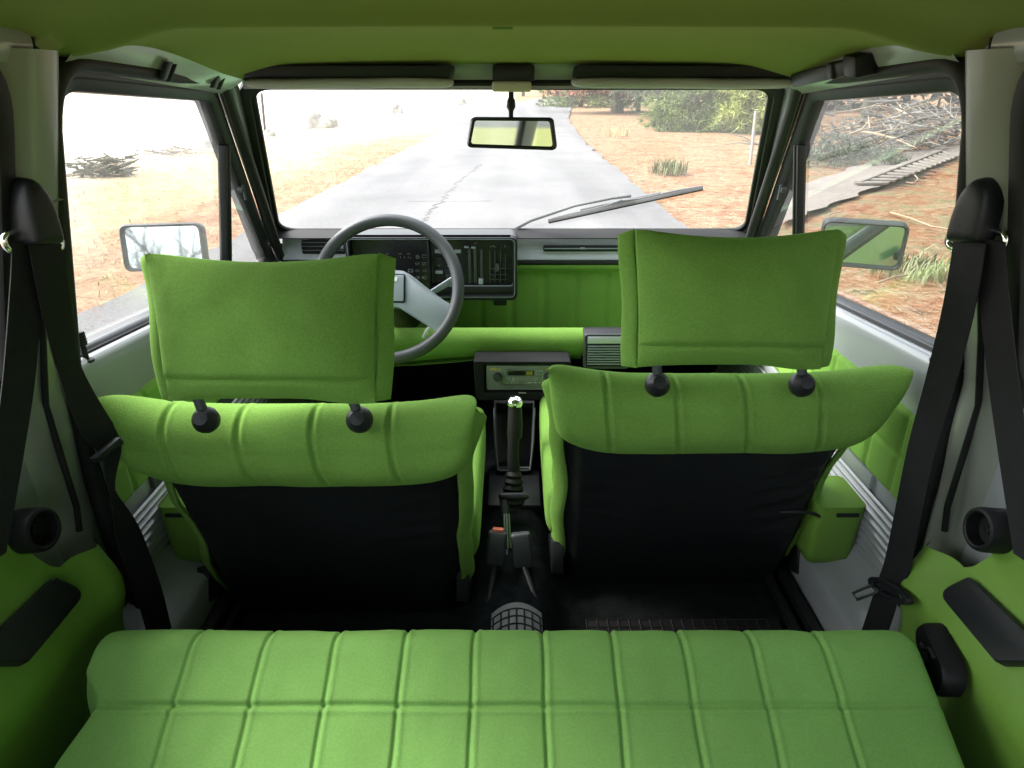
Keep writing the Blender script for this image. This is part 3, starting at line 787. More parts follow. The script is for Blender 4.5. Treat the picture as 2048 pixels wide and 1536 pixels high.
    for sx in (-0.245, 0.238):
        fb.obox((cx + sx, Yt + 0.16, 0.385), (0.012, 0, 0), (0, 0.055, -0.03), (0, 0.012, 0.030))
    fb.build('seat_frame', PLASB, root, bevel=0.002, smooth=50)
    if cx < 0:
        MB().tube([(cx - 0.16, Yt + 0.075, 0.60), (cx - 0.12, Yt + 0.06, 0.608), (cx - 0.10, Yt + 0.066, 0.594)], [0.006, 0.0065, 0.004], 8).build('seat_hook', PLASB, root, smooth=60)
    return root
make_seat(-0.330, 0.907, 0.833, 'green felt seat with a black back, its headrest overlapping the steering wheel', FELT, 3)
make_seat(0.335, 0.985, 0.851, 'green felt seat with a wrinkled black back, its headrest overlapping the ribbed ashtray', FELT, 11)

# ================================================================== REAR BENCH
bench = thing('rear_bench', (0, 0.4, 0.34), 'wide quilted green felt rear bench filling the bottom of the view', 'bench seat')
XS = [-0.4085 + 0.0898 * k for k in range(10)]
XS[0] = -0.412
def bench_fn(i, j):
    u = 2 * i - 1
    # path from the back of the cushion over the front edge and down its face
    if j < 0.72:
        q = j / 0.72; Y = 0.36 + (0.655 - 0.36) * q; base = Vector((0, Y, 0.605 - 0.466 * (0.655 - Y))); nr = Vector((0, -0.42, 0.907)); sd = 0.655 - Y
    else:
        q = (j - 0.72) / 0.28; a = R(25) - q * R(115)
        base = Vector((0, 0.655 + 0.045 * (math.sin(R(25)) - math.sin(a)), 0.605 + 0.045 * (math.cos(a) - math.cos(R(25))))); nr = Vector((0, -math.sin(a), math.cos(a))); sd = -q * 0.08
    half = (0.506 + 0.028 * sm(0.035, 0.14, sd) + 0.032 * (1 - sm(0.014, 0.056, sd)) if u < 0 else 0.524)
    x = u * half
    g = 0
    near = 9
    for sx in XS:
        c = sx + 0.0005 * math.sin(sd * 60 + sx * 30)
        g += quilt(x - c, 0.0036, 0.0026) + 0.0011 * math.exp(-((x - c - 0.0062) / 0.0030) ** 2); near = min(near, abs(x - c))
    fade = sm(0.46, 0.42, abs(x))
    for ss in (0.055, 0.150, 0.245):
        g += quilt(sd - ss + 0.0005 * math.sin(x * 25), 0.0050, 0.0034) * (0.7 + 0.3 * fade if x > 0 else 1) + 0.0014 * math.exp(-((sd - ss - 0.0065) / 0.003) ** 2)
    pillow = 0.0009 * (1 - math.exp(-(near / 0.02) ** 2)) * (1 if sd > 0 else 1)
    e = max(0.0, 1 - abs(u) ** 30) ** 0.5
    h = (g + pillow) * e - 0.010 * (1 - max(0, 1 - abs(u) ** 80) ** 0.5)
    h += 0.0018 * noise.noise(Vector((x * 9, sd * 9, 1))) + 0.0009 * noise.noise(Vector((x * 34, sd * 24, 3)))
    return base + Vector((x, 0, 0)) + nr * h
MBb = MB().grid(bench_fn, 640, 300)
cu = MBb.build('seat_cushion', FELT2, bench, smooth=80)
def face_fn(i, j):
    p = bench_fn(i, 1.0); return p + Vector((0, -0.05 * j, -0.20 * j))
MB().grid(face_fn, 60, 6).build('front_skirt', FELT2, bench, smooth=80)
for s in (-1, 1):
    def endp(i, j):
        p = bench_fn(0 if s < 0 else 1, j); return p + Vector((s * 0.012 * math.sin(math.pi * min(1, i * 1.0)), 0, -0.13 * i))
    MB().grid(endp, 10, 60).build('cushion_side', FELT2, bench, smooth=80)
MB().box((-0.50, 0.08, 0.335), (0.50, 0.60, 0.40)).build('bench_base', VINYL, bench, bevel=0.01)

# ================================================================== STEERING WHEEL
wc = at(775, 577, Y=1.574)
tilt = R(30)
wr_, wu_, wn_ = Vector((1, 0, 0)), Vector((0, math.sin(tilt), math.cos(tilt))), Vector((0, -math.cos(tilt), math.sin(tilt)))
wheel = thing('steering_wheel', wc, 'dark grey two-spoke steering wheel with light grey spokes and a white badge on its hub', 'steering wheel')
def wp(a, b, c=0.0): return wc + wr_ * a + wu_ * b + wn_ * c
RW_ = 0.168
MB().grid(lambda i, j: wc + (wr_ * math.cos(2*math.pi*i) + wu_ * math.sin(2*math.pi*i)) * (RW_ + 0.0145 * math.cos(2*math.pi*j)) + wn_ * 0.0155 * math.sin(2*math.pi*j), 96, 18, closed_u=True, closed_v=True).build('wheel_rim', RIMG, wheel, smooth=80)
# dished two-spoke plate
half = [(0.0, 0.040), (0.040, 0.037), (0.060, 0.026), (0.096, -0.002), (0.138, -0.032), (0.162, -0.044), (0.148, -0.080), (0.120, -0.118), (0.112, -0.100), (0.060, -0.068), (0.032, -0.050), (0.0, -0.048)]
def dish(a): return -0.030 * (1 - sm(0.05, 0.155, abs(a))) * -1 * 0.6
for sd in (-1, 1):
    pts = [(sd * a, b) for a, b in half]
    f_ = fillet(pts, [0, 0.01, 0.02, 0.02, 0.01, 0.004, 0.004, 0.004, 0.02, 0.02, 0.01, 0], 3)
    m_ = MB(); n = len(f_)
    top = [wp(p[0], p[1], 0.004 + dish(p[0])) for p in f_]; bot = [wp(p[0], p[1], -0.014 + dish(p[0])) for p in f_]
    m_.add(top + bot, [tuple(range(n)), tuple(range(2 * n - 1, n - 1, -1))] + [(k, (k + 1) % n, n + (k + 1) % n, n + k) for k in range(n)])
    m_.build('wheel_spoke', PLASL, wheel, bevel=0.002, smooth=40)
hb_ = rrect(-0.046, 0.046, -0.040, 0.029, 0.006, 4); hi_ = rrect(-0.0425, 0.0425, -0.0365, 0.0255, 0.004, 4)
hub = MB().add([wp(p[0], p[1], 0.0235) for p in hb_] + [wp(p[0], p[1], 0.020) for p in hb_], [tuple(range(len(hb_)))] + [(k, (k + 1) % len(hb_), len(hb_) + (k + 1) % len(hb_), len(hb_) + k) for k in range(len(hb_))]).build('hub_surround', PLASB, wheel)
hp = MB().prism([wp(p[0], p[1], 0.0238) for p in hi_], wn_ * 0.003).build('horn_pad', PLASL, wheel, bevel=0.0012)
bd = MB()
bd.prism([wp(a, b, 0.0270) for a, b in ((-0.028, 0.010), (0.026, 0.010), (0.0285, 0.0205), (-0.0255, 0.0205))], wn_ * 0.0012)
badge = bd.build('hub_badge', WHITE, hp)
bars = MB()
for k in range(4):
    a0 = -0.022 + 0.0108 * k
    bars.prism([wp(a0, 0.0125, 0.0284), wp(a0 + 0.0085, 0.0125, 0.0284), wp(a0 + 0.0100, 0.0185, 0.0284), wp(a0 + 0.0015, 0.0185, 0.0284)], wn_ * 0.0004)
bars.build('badge_blocks', PLASD, hp)
col = MB().tube([wc - wn_ * 0.010, wc - wn_ * 0.06, wc - wn_ * 0.30], [0.035, 0.040, 0.045], 20).build('steering_column', PLASB, wheel, smooth=50)
st0, st1 = at(850, 594, Y=1.650), at(905, 561, Y=1.635)
dv = (st1 - st0); sdn = Vector((-dv.z, 0, dv.x)).normalized()
sk = MB().prism([st0 - sdn * 0.006, st1 - sdn * 0.008, st1 + dv.normalized() * 0.014 - sdn * 0.006, st1 + dv.normalized() * 0.016 + sdn * 0.006, st1 + sdn * 0.0085, st0 + sdn * 0.006], (0, 0.009, 0))
stk = sk.build('indicator_stalk', PLASL, wheel, bevel=0.002)
c0 = st0.lerp(st1, 0.93) + Vector((0, -0.0012, 0))
MB().tube([c0 + dv.normalized() * a + sdn * b for a, b in ((-0.008, -0.004), (0.006, -0.004), (0.006, 0.004), (-0.008, 0.004))], 0.0006, 6, closed=True).build('stalk_symbol', PLASD, stk)
MB().tube([at(846, 676, Y=1.60), at(853, 664, Y=1.60), at(858, 655, Y=1.60)], [0.003, 0.006, 0.004], 10).build('column_lever_tip', WHITE, wheel, smooth=60)

# ================================================================== DASHBOARD
dash = thing('dashboard', (0, 1.8, 0.6), 'dashboard with a grey fascia, boxy black instrument pod and green felt parcel shelf', 'dashboard')
YF = 1.925
zf0, zf1 = at(1024, 521, Y=YF).z, at(1024, 477, Y=YF).z
MB().prism([(-0.655, YF, zf0), (-0.655, YF + 0.0, zf0 + 0.004), (-0.655, YF + 0.022, zf1 + 0.006), (-0.655, YF + 0.05, zf1 + 0.006), (-0.655, YF + 0.05, zf0)], (1.31, 0, 0)).build('fascia_panel', FASCIA, dash, bevel=0.004)
MB().grid(lambda i, j: Vector((-0.66 + 1.32 * j, YF - 0.014 + 0.060 * i, zf1 + 0.004 + 0.016 * math.sin(i * 1.5))), 8, 12).grid(lambda i, j: Vector((-0.66 + 1.32 * j, YF - 0.014 + 0.02 * i, zf1 + 0.004 - 0.004 * math.sin(math.pi * i))), 4, 12).build('dash_top_pad', RUBBER, dash, smooth=60)
MB().box((-0.655, YF - 0.006, zf0 - 0.010), (0.655, YF + 0.03, zf0 - 0.0005)).build('fascia_edge', PLASB, dash, bevel=0.002)
# left louvre
l0, l1 = at(606, 507, Y=YF - 0.001), at(690, 480, Y=YF - 0.001)
lv = MB().ring([(p[0], YF - 0.006, p[1]) for p in rrect(l0.x + 0.003, l1.x - 0.003, l0.z + 0.003, l1.z - 0.003, 0.004)], [(p[0], YF - 0.006, p[1]) for p in rrect(l0.x, l1.x, l0.z, l1.z, 0.005)], (0, 0.008, 0))
lv.box((l0.x, YF - 0.0015, l0.z), (l1.x, YF - 0.0006, l1.z))
vent = lv.build('side_vent', PLASB, dash)
sl = MB()
for k in range(3):
    z_ = l0.z + (l1.z - l0.z) * (k + 0.8) / 3.4
    sl.obox(((l0.x + l1.x) / 2, YF - 0.006, z_), ((l1.x - l0.x) / 2 - 0.003, 0, 0), (0, 0.004, -0.002), (0, 0.0005, 0.0012))
sl.build('vent_slat', PLASD, vent)
MB().box((l1.x - 0.012, YF - 0.012, (l0.z + l1.z) / 2 - 0.004), (l1.x - 0.004, YF - 0.004, (l0.z + l1.z) / 2 + 0.005)).build('vent_tab', PLASL, vent, bevel=0.001)
# demister slot on the passenger side
d0, d1 = at(1086, 502, Y=YF), at(1330, 491, Y=YF)
dm2 = MB(); face_prism(dm2, rrect(d0.x, d1.x, d0.z - 0.001, d1.z + 0.001, 0.006), YF - 0.003, YF + 0.0)
dmo = dm2.build('demister_slot', PLASB, dash, bevel=0.001)
MB().box((d0.x + 0.004, YF - 0.0045, (d0.z + d1.z) / 2 - 0.0014), (d1.x, YF - 0.0035, (d0.z + d1.z) / 2 + 0.0014)).box((d0.x + 0.105, YF - 0.006, (d0.z + d1.z) / 2 - 0.002), (d0.x + 0.118, YF - 0.0045, (d0.z + d1.z) / 2 + 0.004)).build('slot_bar', PLASL, dmo)
# green cloth on the shelf back, with stitched grooves, shelf and padded roll
ztop = zf0 - 0.012
def shelf(i, j):
    x = -0.655 + 1.31 * i
    if j < 0.55:
        q = j / 0.55; Y = YF - 0.004 + 0.0 * q; z = ztop - (ztop - 0.575) * q
        e = -0.010 if q > 0.13 else 0.0
        Y += 0.012 * sm(0.07, 0.11, q)
        g = sum(quilt(x - (-0.55 + 0.092 * k), 0.006, 0.006) for k in range(14)) * sm(0.09, 0.14, q) * sm(0.98, 0.9, q) + quilt(q - 0.09, 0.006, 0.015)
        return Vector((x, Y - g, z))
    q = (j - 0.55) / 0.45
    return Vector((x, YF + 0.008 - (YF + 0.008 - 1.66) * q, 0.575 - 0.018 * math.sin(math.pi * q) + 0.07 * q ** 4))
MB().grid(shelf, 160, 60).build('parcel_shelf', FELT, dash, smooth=70)
RC = Vector((0, 1.650, 0.662))
def roll(i, j):
    a = math.pi * (0.05 + 1.35 * i); x = -0.655 + 1.31 * j
    d_ = 0.010 * math.exp(-((x + 0.36) / 0.18) ** 2)
    return Vector((x, RC.y + 0.008 * i + (0.040 + d_ * 0.3) * -math.sin(a) * 1.0, RC.z + 0.040 * math.cos(a) - d_ * (1 - math.cos(a)) * 1.0))
MB().grid(roll, 30, 60).build('shelf_roll', FELT, dash, smooth=80)
MB().grid(lambda i, j: Vector((-0.655 + 0.60 * j, 1.630 + 0.06 * i, 0.622 - 0.022 * math.sin(math.pi * j) * (1 - 0.3 * i) - 0.004 * i)), 8, 24).build('knee_panel', FELT, dash, smooth=80)

# instrument pod
YP = 1.735
def PP(px, py, off=0.0):
    q = at(px, py, Y=YP); return (q.x, q.z)
a0 = PP(700, 601); a1 = PP(1035, 475)
pb = MB()
po = rrect(a0[0], a1[0], a0[1], a1[1], 0.018, 6); pi_ = rrect(a0[0] + 0.006, a1[0] - 0.006, a0[1] + 0.006, a1[1] - 0.006, 0.014, 6)
n = len(po)
loops = [[(p[0], YP + 0.004, p[1]) for p in po], [(p[0], YP + 0.10, p[1]) for p in po], [(p[0] * 0.97 - 0.004, YP + 0.21, p[1] - 0.02) for p in po]]
vs = [p for l in loops for p in l]
pb.add(vs, [(a * n + k, a * n + (k + 1) % n, (a + 1) * n + (k + 1) % n, (a + 1) * n + k) for a in range(2) for k in range(n)] + [tuple(2 * n + k for k in range(n))])
# recessed openings: rim walls around two windows
w0, w1 = PP(708, 590), PP(853, 481)
c0_, c1_ = PP(862, 573), PP(1026, 484)
lo = rrect(w0[0], w1[0], w0[1], w1[1], 0.010, 5); ro_ = rrect(c0_[0], c1_[0], c0_[1], c1_[1], 0.010, 5)
pb.box((a0[0] + 0.003, YP + 0.035, a0[1] + 0.004), (a1[0] - 0.003, YP + 0.05, a1[1] - 0.004))
pod = pb.build('instrument_pod', PLASB, dash, smooth=40)
# front bezel = outer outline minus two openings, made from bars
bz = MB()
bz.ring([(p[0], YP, p[1]) for p in rrect(a0[0] + 0.010, a1[0] - 0.012, w0[1], w1[1], 0.010, 6)], [(p[0], YP, p[1]) for p in po], (0, 0.036, 0))
bz.box((w1[0] + 0.0005, YP + 0.002, w0[1]), (c0_[0] - 0.0005, YP + 0.034, w1[1]))
bz.box((c0_[0] - 0.001, YP + 0.006, w0[1]), (c1_[0] + 0.004, YP + 0.034, c0_[1] - 0.001))
bzo = bz.build('pod_bezel', PLASB, pod, bevel=0.0025)
ed = MB().tube([(p[0], YP + 0.001, p[1]) for p in rrect(a0[0] + 0.006, a1[0] - 0.007, w0[1] - 0.006, a1[1] - 0.0045, 0.013, 6)], 0.0013, 6, closed=True)
ed.tube([(c0_[0] + 0.02, YP + 0.002, c0_[1] + 0.001), (c1_[0] - 0.004, YP + 0.002, c0_[1] + 0.001), (c1_[0] + 0.001, YP + 0.002, c0_[1] + 0.008)], 0.0011, 6)
ed.build('bezel_edge', PLASL, pod, smooth=60)
scr = MB(); face_prism(scr, lo, YP + 0.030, YP + 0.034)
scr.build('dial_screen', SCREEN, pod)
sy = MB(); sy2 = MB()
YS = YP + 0.0292
def gl(mb, px, py, strokes, k=0.0011, r=0.0006):
    c = PP(px, py)
    for st in strokes:
        mb.tube([(c[0] + x * k, YS, c[1] + y * k) for x, y in st], r, 4)
FUEL = [[(-3, -4), (-3, 4), (1, 4), (1, -4), (-3, -4)], [(-2, 1), (0, 1)], [(2, 3), (4, 1), (4, -3), (2, -3)]]
BATT = [[(-5, -3), (-5, 3), (5, 3), (5, -3), (-5, -3)], [(-3, 3), (-3, 4)], [(3, 3), (3, 4)]]
OIL = [[(-4, -2), (-4, 2), (2, 2), (2, -2), (-4, -2)], [(2, 1), (6, 2)], [(-4, 1), (-6, 2)]]
HEAT = [[(-5, -3), (-5, 3), (5, 3), (5, -3), (-5, -3)], [(-3, -1), (-3, 1)], [(0, -1), (0, 1)], [(3, -1), (3, 1)]]
ARR = [[(-5, 0), (-1, 3), (-1, -3), (-5, 0)], [(5, 0), (1, 3), (1, -3), (5, 0)]]
LAMP = [[(-1, -4), (-1, 4), (4, 3), (5, 0), (4, -3), (-1, -4)], [(-2, 2), (-6, 2)], [(-2, 0), (-6, 0)], [(-2, -2), (-6, -2)]]
FOG = [[(1, -4), (1, 4), (-4, 2), (-4, -2), (1, -4)], [(3, 3), (3, -3)], [(5, 3), (5, -3)]]
AXLE = [[(-4, 5), (-4, -5)], [(4, 5), (4, -5)], [(-4, 3), (4, 3)], [(-4, -3), (4, -3)], [(-6, 3), (-6, -3)], [(6, 3), (6, -3)]]
for px, py, g_ in ((832, 519, FUEL), (846, 518, BATT), (832, 533, OIL), (846, 533, HEAT), (818, 547, AXLE), (832, 547, ARR), (846, 547, ARR), (832, 561, FOG), (846, 561, LAMP)):
    gl(sy, px, py, g_)
for px, py in ((757, 513), (771, 513), (797, 513), (814, 513)):
    gl(sy2, px, py, [[(-3, -1), (-3, 1)], [(-1, -1), (-1, 1), (1, 1), (1, -1)], [(3, -1), (3, 1)]])
for px, py in ((798, 520), (806, 520), (814, 520), (819, 521)): gl(sy2, px, py, [[(-1, -2), (0, 2)]])
sy.build('warning_symbols', DIMPRINT, pod); sy2.build('dial_lettering', DIMPRINT, pod)
# switch block and heater controls
cp_ = MB(); face_prism(cp_, ro_, YP + 0.024, YP + 0.028); ctl = cp_.build('control_panel', SCREEN, pod)
def blk(mb, x0, y0, x1, y1, d=0.010):
    p, q = PP(x0, y1), PP(x1, y0); mb.box((p[0], YP + 0.024 - d, p[1]), (q[0], YP + 0.0238, q[1]))
for q_4 in ((868, 502, 881, 510, 0.006), (890, 502, 903, 510, 0.006), (908, 502, 921, 510, 0.006), (869, 545, 884, 551, 0.008)):
    k_ = MB(); blk(k_, *q_4); k_.build('light_key', PLASL, pod, bevel=0.0012)
k_ = MB()
for x0, y0, x1, y1 in ((867, 518, 884, 538), (889, 518, 905, 538), (867, 540, 885, 572), (888, 541, 907, 572)): blk(k_, x0, y0, x1, y1, 0.004)
k_.build('switch_keys', PLASB, pod, bevel=0.0015)
k_ = MB()
for x0 in (937, 948, 961): blk(k_, x0, 500, x0 + 3.4, 570, 0.010)
for x0 in (979, 989, 1000, 1010): blk(k_, x0, 505, x0 + 1.2, 570, 0.010)
k_.build('slider_rail', PLASD, pod, bevel=0.0006)
for q_4 in ((928, 494, 937, 497.5, 0.018), (942, 495, 951, 498.5, 0.018), (957, 560, 966, 570, 0.02)):
    k_ = MB(); blk(k_, *q_4); k_.build('slider_knob', PLASL, pod, bevel=0.001)
k_ = MB(); blk(k_, 991, 530, 998, 544, 0.016)
for yy in (540, 552, 562): blk(k_, 978, yy, 1014, yy + 1.4, 0.008)
k_.build('centre_vent_tab', PLASD, pod, bevel=0.001)
sm3 = MB()
for px, py, st in ((877, 535, [[(-3, -2), (-3, 2), (1, 2), (1, -2)]]), (897, 535, [[(-4, -3), (0, 4), (4, -3), (-4, -3)]]), (897, 513, [[(-3, 0), (3, 0)]]), (877, 565, [[(0, -1), (0, 1)]]), (897, 558, [[(-5, -5), (-5, 5), (5, 5), (5, -5), (-5, -5)]]), (950, 490, [[(-4, -1), (4, 2)]]), (1010, 496, [[(0, -2), (0, 2)]]), (985, 497, [[(-5, -2), (-5, 2), (5, 2), (5, -2)]])):
    c = PP(px, py)
    for s_ in st: sm3.tube([(c[0] + x * 0.0011, YP + 0.0185, c[1] + y * 0.0011) for x, y in s_], 0.0006, 4)
sm3.build('switch_symbols', DIMPRINT, pod)
# under-pod bracket
q = at(1000, 605, Y=1.76)
MB().obox((q.x, 1.79, q.z), (0.018, 0, 0), (0, 0.02, 0), (0, 0, 0.013)).build('pod_foot', PLASB, dash, bevel=0.004)

# sliding ashtray on the roll
YA = 1.598
t0, t1 = at(1166, 737, Y=YA), at(1262, 668, Y=YA)
ash = thing('ashtray', ((t0.x + t1.x) / 2, YA, t0.z), 'black ribbed ashtray box hooked over the green padded shelf edge', 'ashtray')
am = MB()
prof = [(YA + 0.06, t1.z - 0.002), (YA + 0.03, t1.z + 0.004), (YA + 0.004, t1.z - 0.004), (YA, t1.z - 0.012), (YA, t0.z + 0.010), (YA + 0.004, t0.z + 0.002), (YA + 0.014, t0.z), (YA + 0.06, t0.z)]
am.add([(x, p[0], p[1]) for x in (t0.x, t1.x) for p in prof], [tuple(range(8)), tuple(range(15, 7, -1))] + [(k, (k + 1) % 8, 8 + (k + 1) % 8, 8 + k) for k in range(8)])
am.build('ashtray_box', PLASB, ash, bevel=0.002)
fr_ = MB()
fr_.ring([(p[0], YA - 0.003, p[1]) for p in rrect(t0.x + 0.006, t1.x - 0.004, t0.z + 0.007, t1.z - 0.004, 0.005)], [(p[0], YA - 0.003, p[1]) for p in rrect(t0.x, t1.x, t0.z, t1.z, 0.009)], (0, 0.006, 0))
fr_.build('ashtray_rim', PLASD, ash, bevel=0.001)
MB().box((t0.x + 0.008, YA - 0.0045, t1.z - 0.024), (t1.x - 0.005, YA + 0.002, t1.z - 0.006)).build('plain_band', PLASL if False else FASCIA, ash, bevel=0.0012)
ri_ = MB()
for k in range(8):
    z_ = t0.z + 0.012 + 0.0068 * k
    ri_.box((t0.x + 0.009, YA - 0.005, z_), (t1.x - 0.005, YA + 0.001, z_ + 0.0028))
ri_.build('ribbed_front', PLASL, ash, bevel=0.0008)

# ================================================================== RADIO, GEAR LEVER, HANDBRAKE, BUCKLES, MATS
YR = 1.555
r0, r1 = at(973, 779, Y=YR), at(1115, 730, Y=YR)
radio = thing('car_radio', ((r0.x + r1.x) / 2, YR, r0.z), 'grey cassette radio with two round knobs set in a black console', 'car radio')
hx0, hx1, hz0, hz1 = at(946, 798, Y=YR).x, at(1142, 798, Y=YR).x, at(1024, 797, Y=YR).z, at(1024, 719, Y=YR).z
hs = MB()
ho = fillet([(hx0 + 0.008, hz0), (hx1 - 0.008, hz0), (hx1 - 0.004, hz1), (hx0 + 0.004, hz1), (hx0, hz0 + 0.05)][:4], [0.018, 0.018, 0.006, 0.006], 6)
hi_ = rrect(r0.x - 0.004, r1.x + 0.004, r0.z - 0.004, r1.z + 0.004, 0.004, 6)
hs.ring([(p[0], YR - 0.010, p[1]) for p in hi_], [(p[0], YR - 0.014, p[1]) for p in ho], (0, 0.07, 0))
hs.build('radio_console', mat('matt_black_plastic', (0.016, 0.017, 0.018), 0.7, var=0.2, vscale=12, spec=0.12), radio, bevel=0.003)
fp_ = MB(); face_prism(fp_, rrect(r0.x, r1.x, r0.z, r1.z, 0.003), YR - 0.004, YR + 0.08)
fpl = fp_.build('radio_face', mat('radio_grey', (0.20, 0.205, 0.22), 0.4, var=0.08, vscale=20), radio, bevel=0.002)
def RP(px, py): q = at(px, py, Y=YR); return q.x, q.z
w_ = MB(); p0, p1 = RP(1005, 769), RP(1086, 738)
w_.ring([(p[0], YR - 0.006, p[1]) for p in rrect(p0[0] + 0.002, p1[0] - 0.002, p0[1] + 0.002, p1[1] - 0.002, 0.002)], [(p[0], YR - 0.006, p[1]) for p in rrect(p0[0], p1[0], p0[1], p1[1], 0.003)], (0, 0.003, 0))
w_.build('tuner_frame', STEEL, fpl)
q0, q1 = RP(1016, 749.5), RP(1068, 738.5)
MB().box((q0[0], YR - 0.0055, q0[1]), (q1[0], YR - 0.0035, q1[1])).build('cassette_slot', SCREEN, fpl, bevel=0.0008)
q2, q3 = RP(1052, 748), RP(1065, 741)
MB().box((q2[0], YR - 0.0062, q2[1]), (q3[0], YR - 0.005, q3[1])).build('cassette_light', mat('cassette_amber', (0.30, 0.25, 0.04), 0.3, var=0.4, vscale=160), fpl)
q4, q5 = RP(1007, 767), RP(1084, 752)
MB().box((q4[0], YR - 0.0050, q4[1]), (q5[0], YR - 0.0035, q5[1])).build('tuner_scale', TUNER, fpl)
tk = MB()
for k in range(16):
    px = 1017 + k * 3.9; a = RP(px, 760); b = RP(px, 754 if k % 3 else 752.5)
    tk.box((a[0] - 0.0002, YR - 0.0058, a[1]), (a[0] + 0.0002, YR - 0.0049, b[1]))
a = RP(1026.5, 761); b = RP(1026.5, 753); tk.box((a[0] - 0.0007, YR - 0.0062, a[1]), (a[0] + 0.0007, YR - 0.0048, b[1]))
for px, w in ((1014, 2), (1022, 3), (1055, 9), (1068, 5), (1077, 4)):
    a = RP(px, 764.2); b = RP(px + w, 763); tk.box((a[0], YR - 0.0058, a[1]), (b[0], YR - 0.0049, b[1]))
tk.build('tuner_marks', WHITE, fpl)
yl = MB()
for px, w, h in ((981, 3, 4), (986, 2, 5), (989, 3.5, 4), (994, 2, 4), (997, 4, 3), (1092, 2.5, 3), (1096, 3, 4.5), (1100, 2, 4), (1103, 5, 2.5)):
    a = RP(px, 739); b = RP(px + w, 739 - h); yl.box((a[0], YR - 0.0048, a[1]), (b[0], YR - 0.0038, b[1]))
yl.build('yellow_lettering', YELLOW, fpl)
for px in (995, 1097):
    c = RP(px, 752)
    MB().lathe((c[0], YR - 0.004, c[1]), (0, -1, 0), [(0.0115, 0), (0.0105, 0.002), (0.010, 0.010), (0.0085, 0.012), (0, 0.0122)], 24).build('radio_knob', PLASD, fpl, smooth=40)
kb = MB()
for px, w in ((1008, 5), (1071, 7), (1079, 6)):
    a = RP(px, 747.5); b = RP(px + w, 739.5); kb.box((a[0], YR - 0.0075, a[1]), (b[0], YR - 0.0035, b[1]))
kb.build('radio_buttons', PLASL, fpl, bevel=0.001)
mk = MB()
for px in (1010, 1073.5, 1081):
    a = RP(px, 744.8); b = RP(px + 2.2, 742.4); mk.box((a[0], YR - 0.0079, a[1]), (b[0], YR - 0.0072, b[1]))
mk.build('button_marks', PLASB, fpl)
a = RP(1037, 781.5); b = RP(1052, 780)
MB().box((a[0], YR - 0.0160, a[1] - 0.001), (b[0], YR - 0.0125, b[1])).build('maker_plate', DIMPRINT, radio)

# console tray and gear lever
tray = thing('console_tray', (0.0, 1.45, 0.42), 'black open tray between the footwells, under the radio and in front of the lever', 'console tray')
tm = MB()
tA, tB, tC, tD = at(992, 940, Y=1.40), at(1064, 940, Y=1.40), at(1070, 800, Y=1.525), at(988, 800, Y=1.525)
tm_o = [tA, tB, tC, tD]
ctr_ = (tA + tB + tC + tD) / 4
inn_ = [ctr_ + (p - ctr_) * 0.90 for p in tm_o]
tm.ring(inn_, tm_o, Vector((0, 0.04, -0.05)))
tm.build('tray_box', PLASB, tray, bevel=0.004)
MB().tube([tD.lerp(tA, 0.12), tD.lerp(tA, 0.6), tA + Vector((0.004, 0, 0)), tA + Vector((0.012, 0, -0.002)), tB + Vector((-0.012, 0, -0.002)), tB + Vector((-0.004, 0, 0)), tC.lerp(tB, 0.6), tC.lerp(tB, 0.12)], 0.0028, 8).build('tray_edge', PLASD, tray, smooth=60)
MB().add([p + Vector((0, 0.05, -0.055)) for p in tm_o], [(0, 1, 2, 3)]).build('tray_floor', VINYL, tray)
MB().box((-0.055, 1.27, 0.40), (0.065, 1.42, 0.418)).build('tray_apron', PLASB, tray, bevel=0.004)

gear = thing('gear_lever', at(1024, 1010, Y=1.285), 'gear lever with a chrome topped knob and a ridged rubber boot', 'gear lever')
gb, gk = at(1026, 985, Y=1.29), at(1030, 805, Y=1.355)
gm = at(1026, 912, Y=1.318)
bt = []
for k in range(13):
    t_ = k / 12; p = at(1024, 1022, Y=1.282).lerp(at(1028, 943, Y=1.312), t_)
    bt.append((p, 0.030 - 0.015 * t_ + (0.0028 if k % 2 else -0.0012)))
MB().tube([p for p, r in bt], [r for p, r in bt], 20).build('lever_boot', RUBBER, gear, smooth=35)
MB().tube([at(1028, 946, Y=1.312), gm, at(1027, 880, Y=1.33), at(1029, 872, Y=1.335), at(1030, 850, Y=1.342), at(1030, 815, Y=1.353)], [0.0135, 0.0125, 0.0125, 0.0165, 0.0165, 0.0150], 16).build('lever_shaft', RUBBER, gear, smooth=50)
kax = (Vector((0, 0, CAM_Z)) - gk).normalized() * 0.35 + Vector((0, 0, 1)); kax.normalize()
MB().lathe(gk, kax, [(0.012, -0.014), (0.0165, -0.004), (0.0172, 0.002), (0.0160, 0.007), (0.010, 0.0105), (0, 0.0115)], 24).build('gear_knob', CHROME, gear, smooth=60)
gmk = MB()
gx = Vector((1, 0, 0)); gy = kax.cross(gx).normalized()
for ax_ in (-0.006, 0, 0.006): gmk.tube([gk + kax * 0.0112 + gx * ax_ + gy * b for b in (-0.004, 0.004)], 0.0006, 5)
gmk.tube([gk + kax * 0.0114 + gx * a for a in (-0.006, 0.006)], 0.0006, 5)
gmk.build('shift_pattern', PLASB, gear)

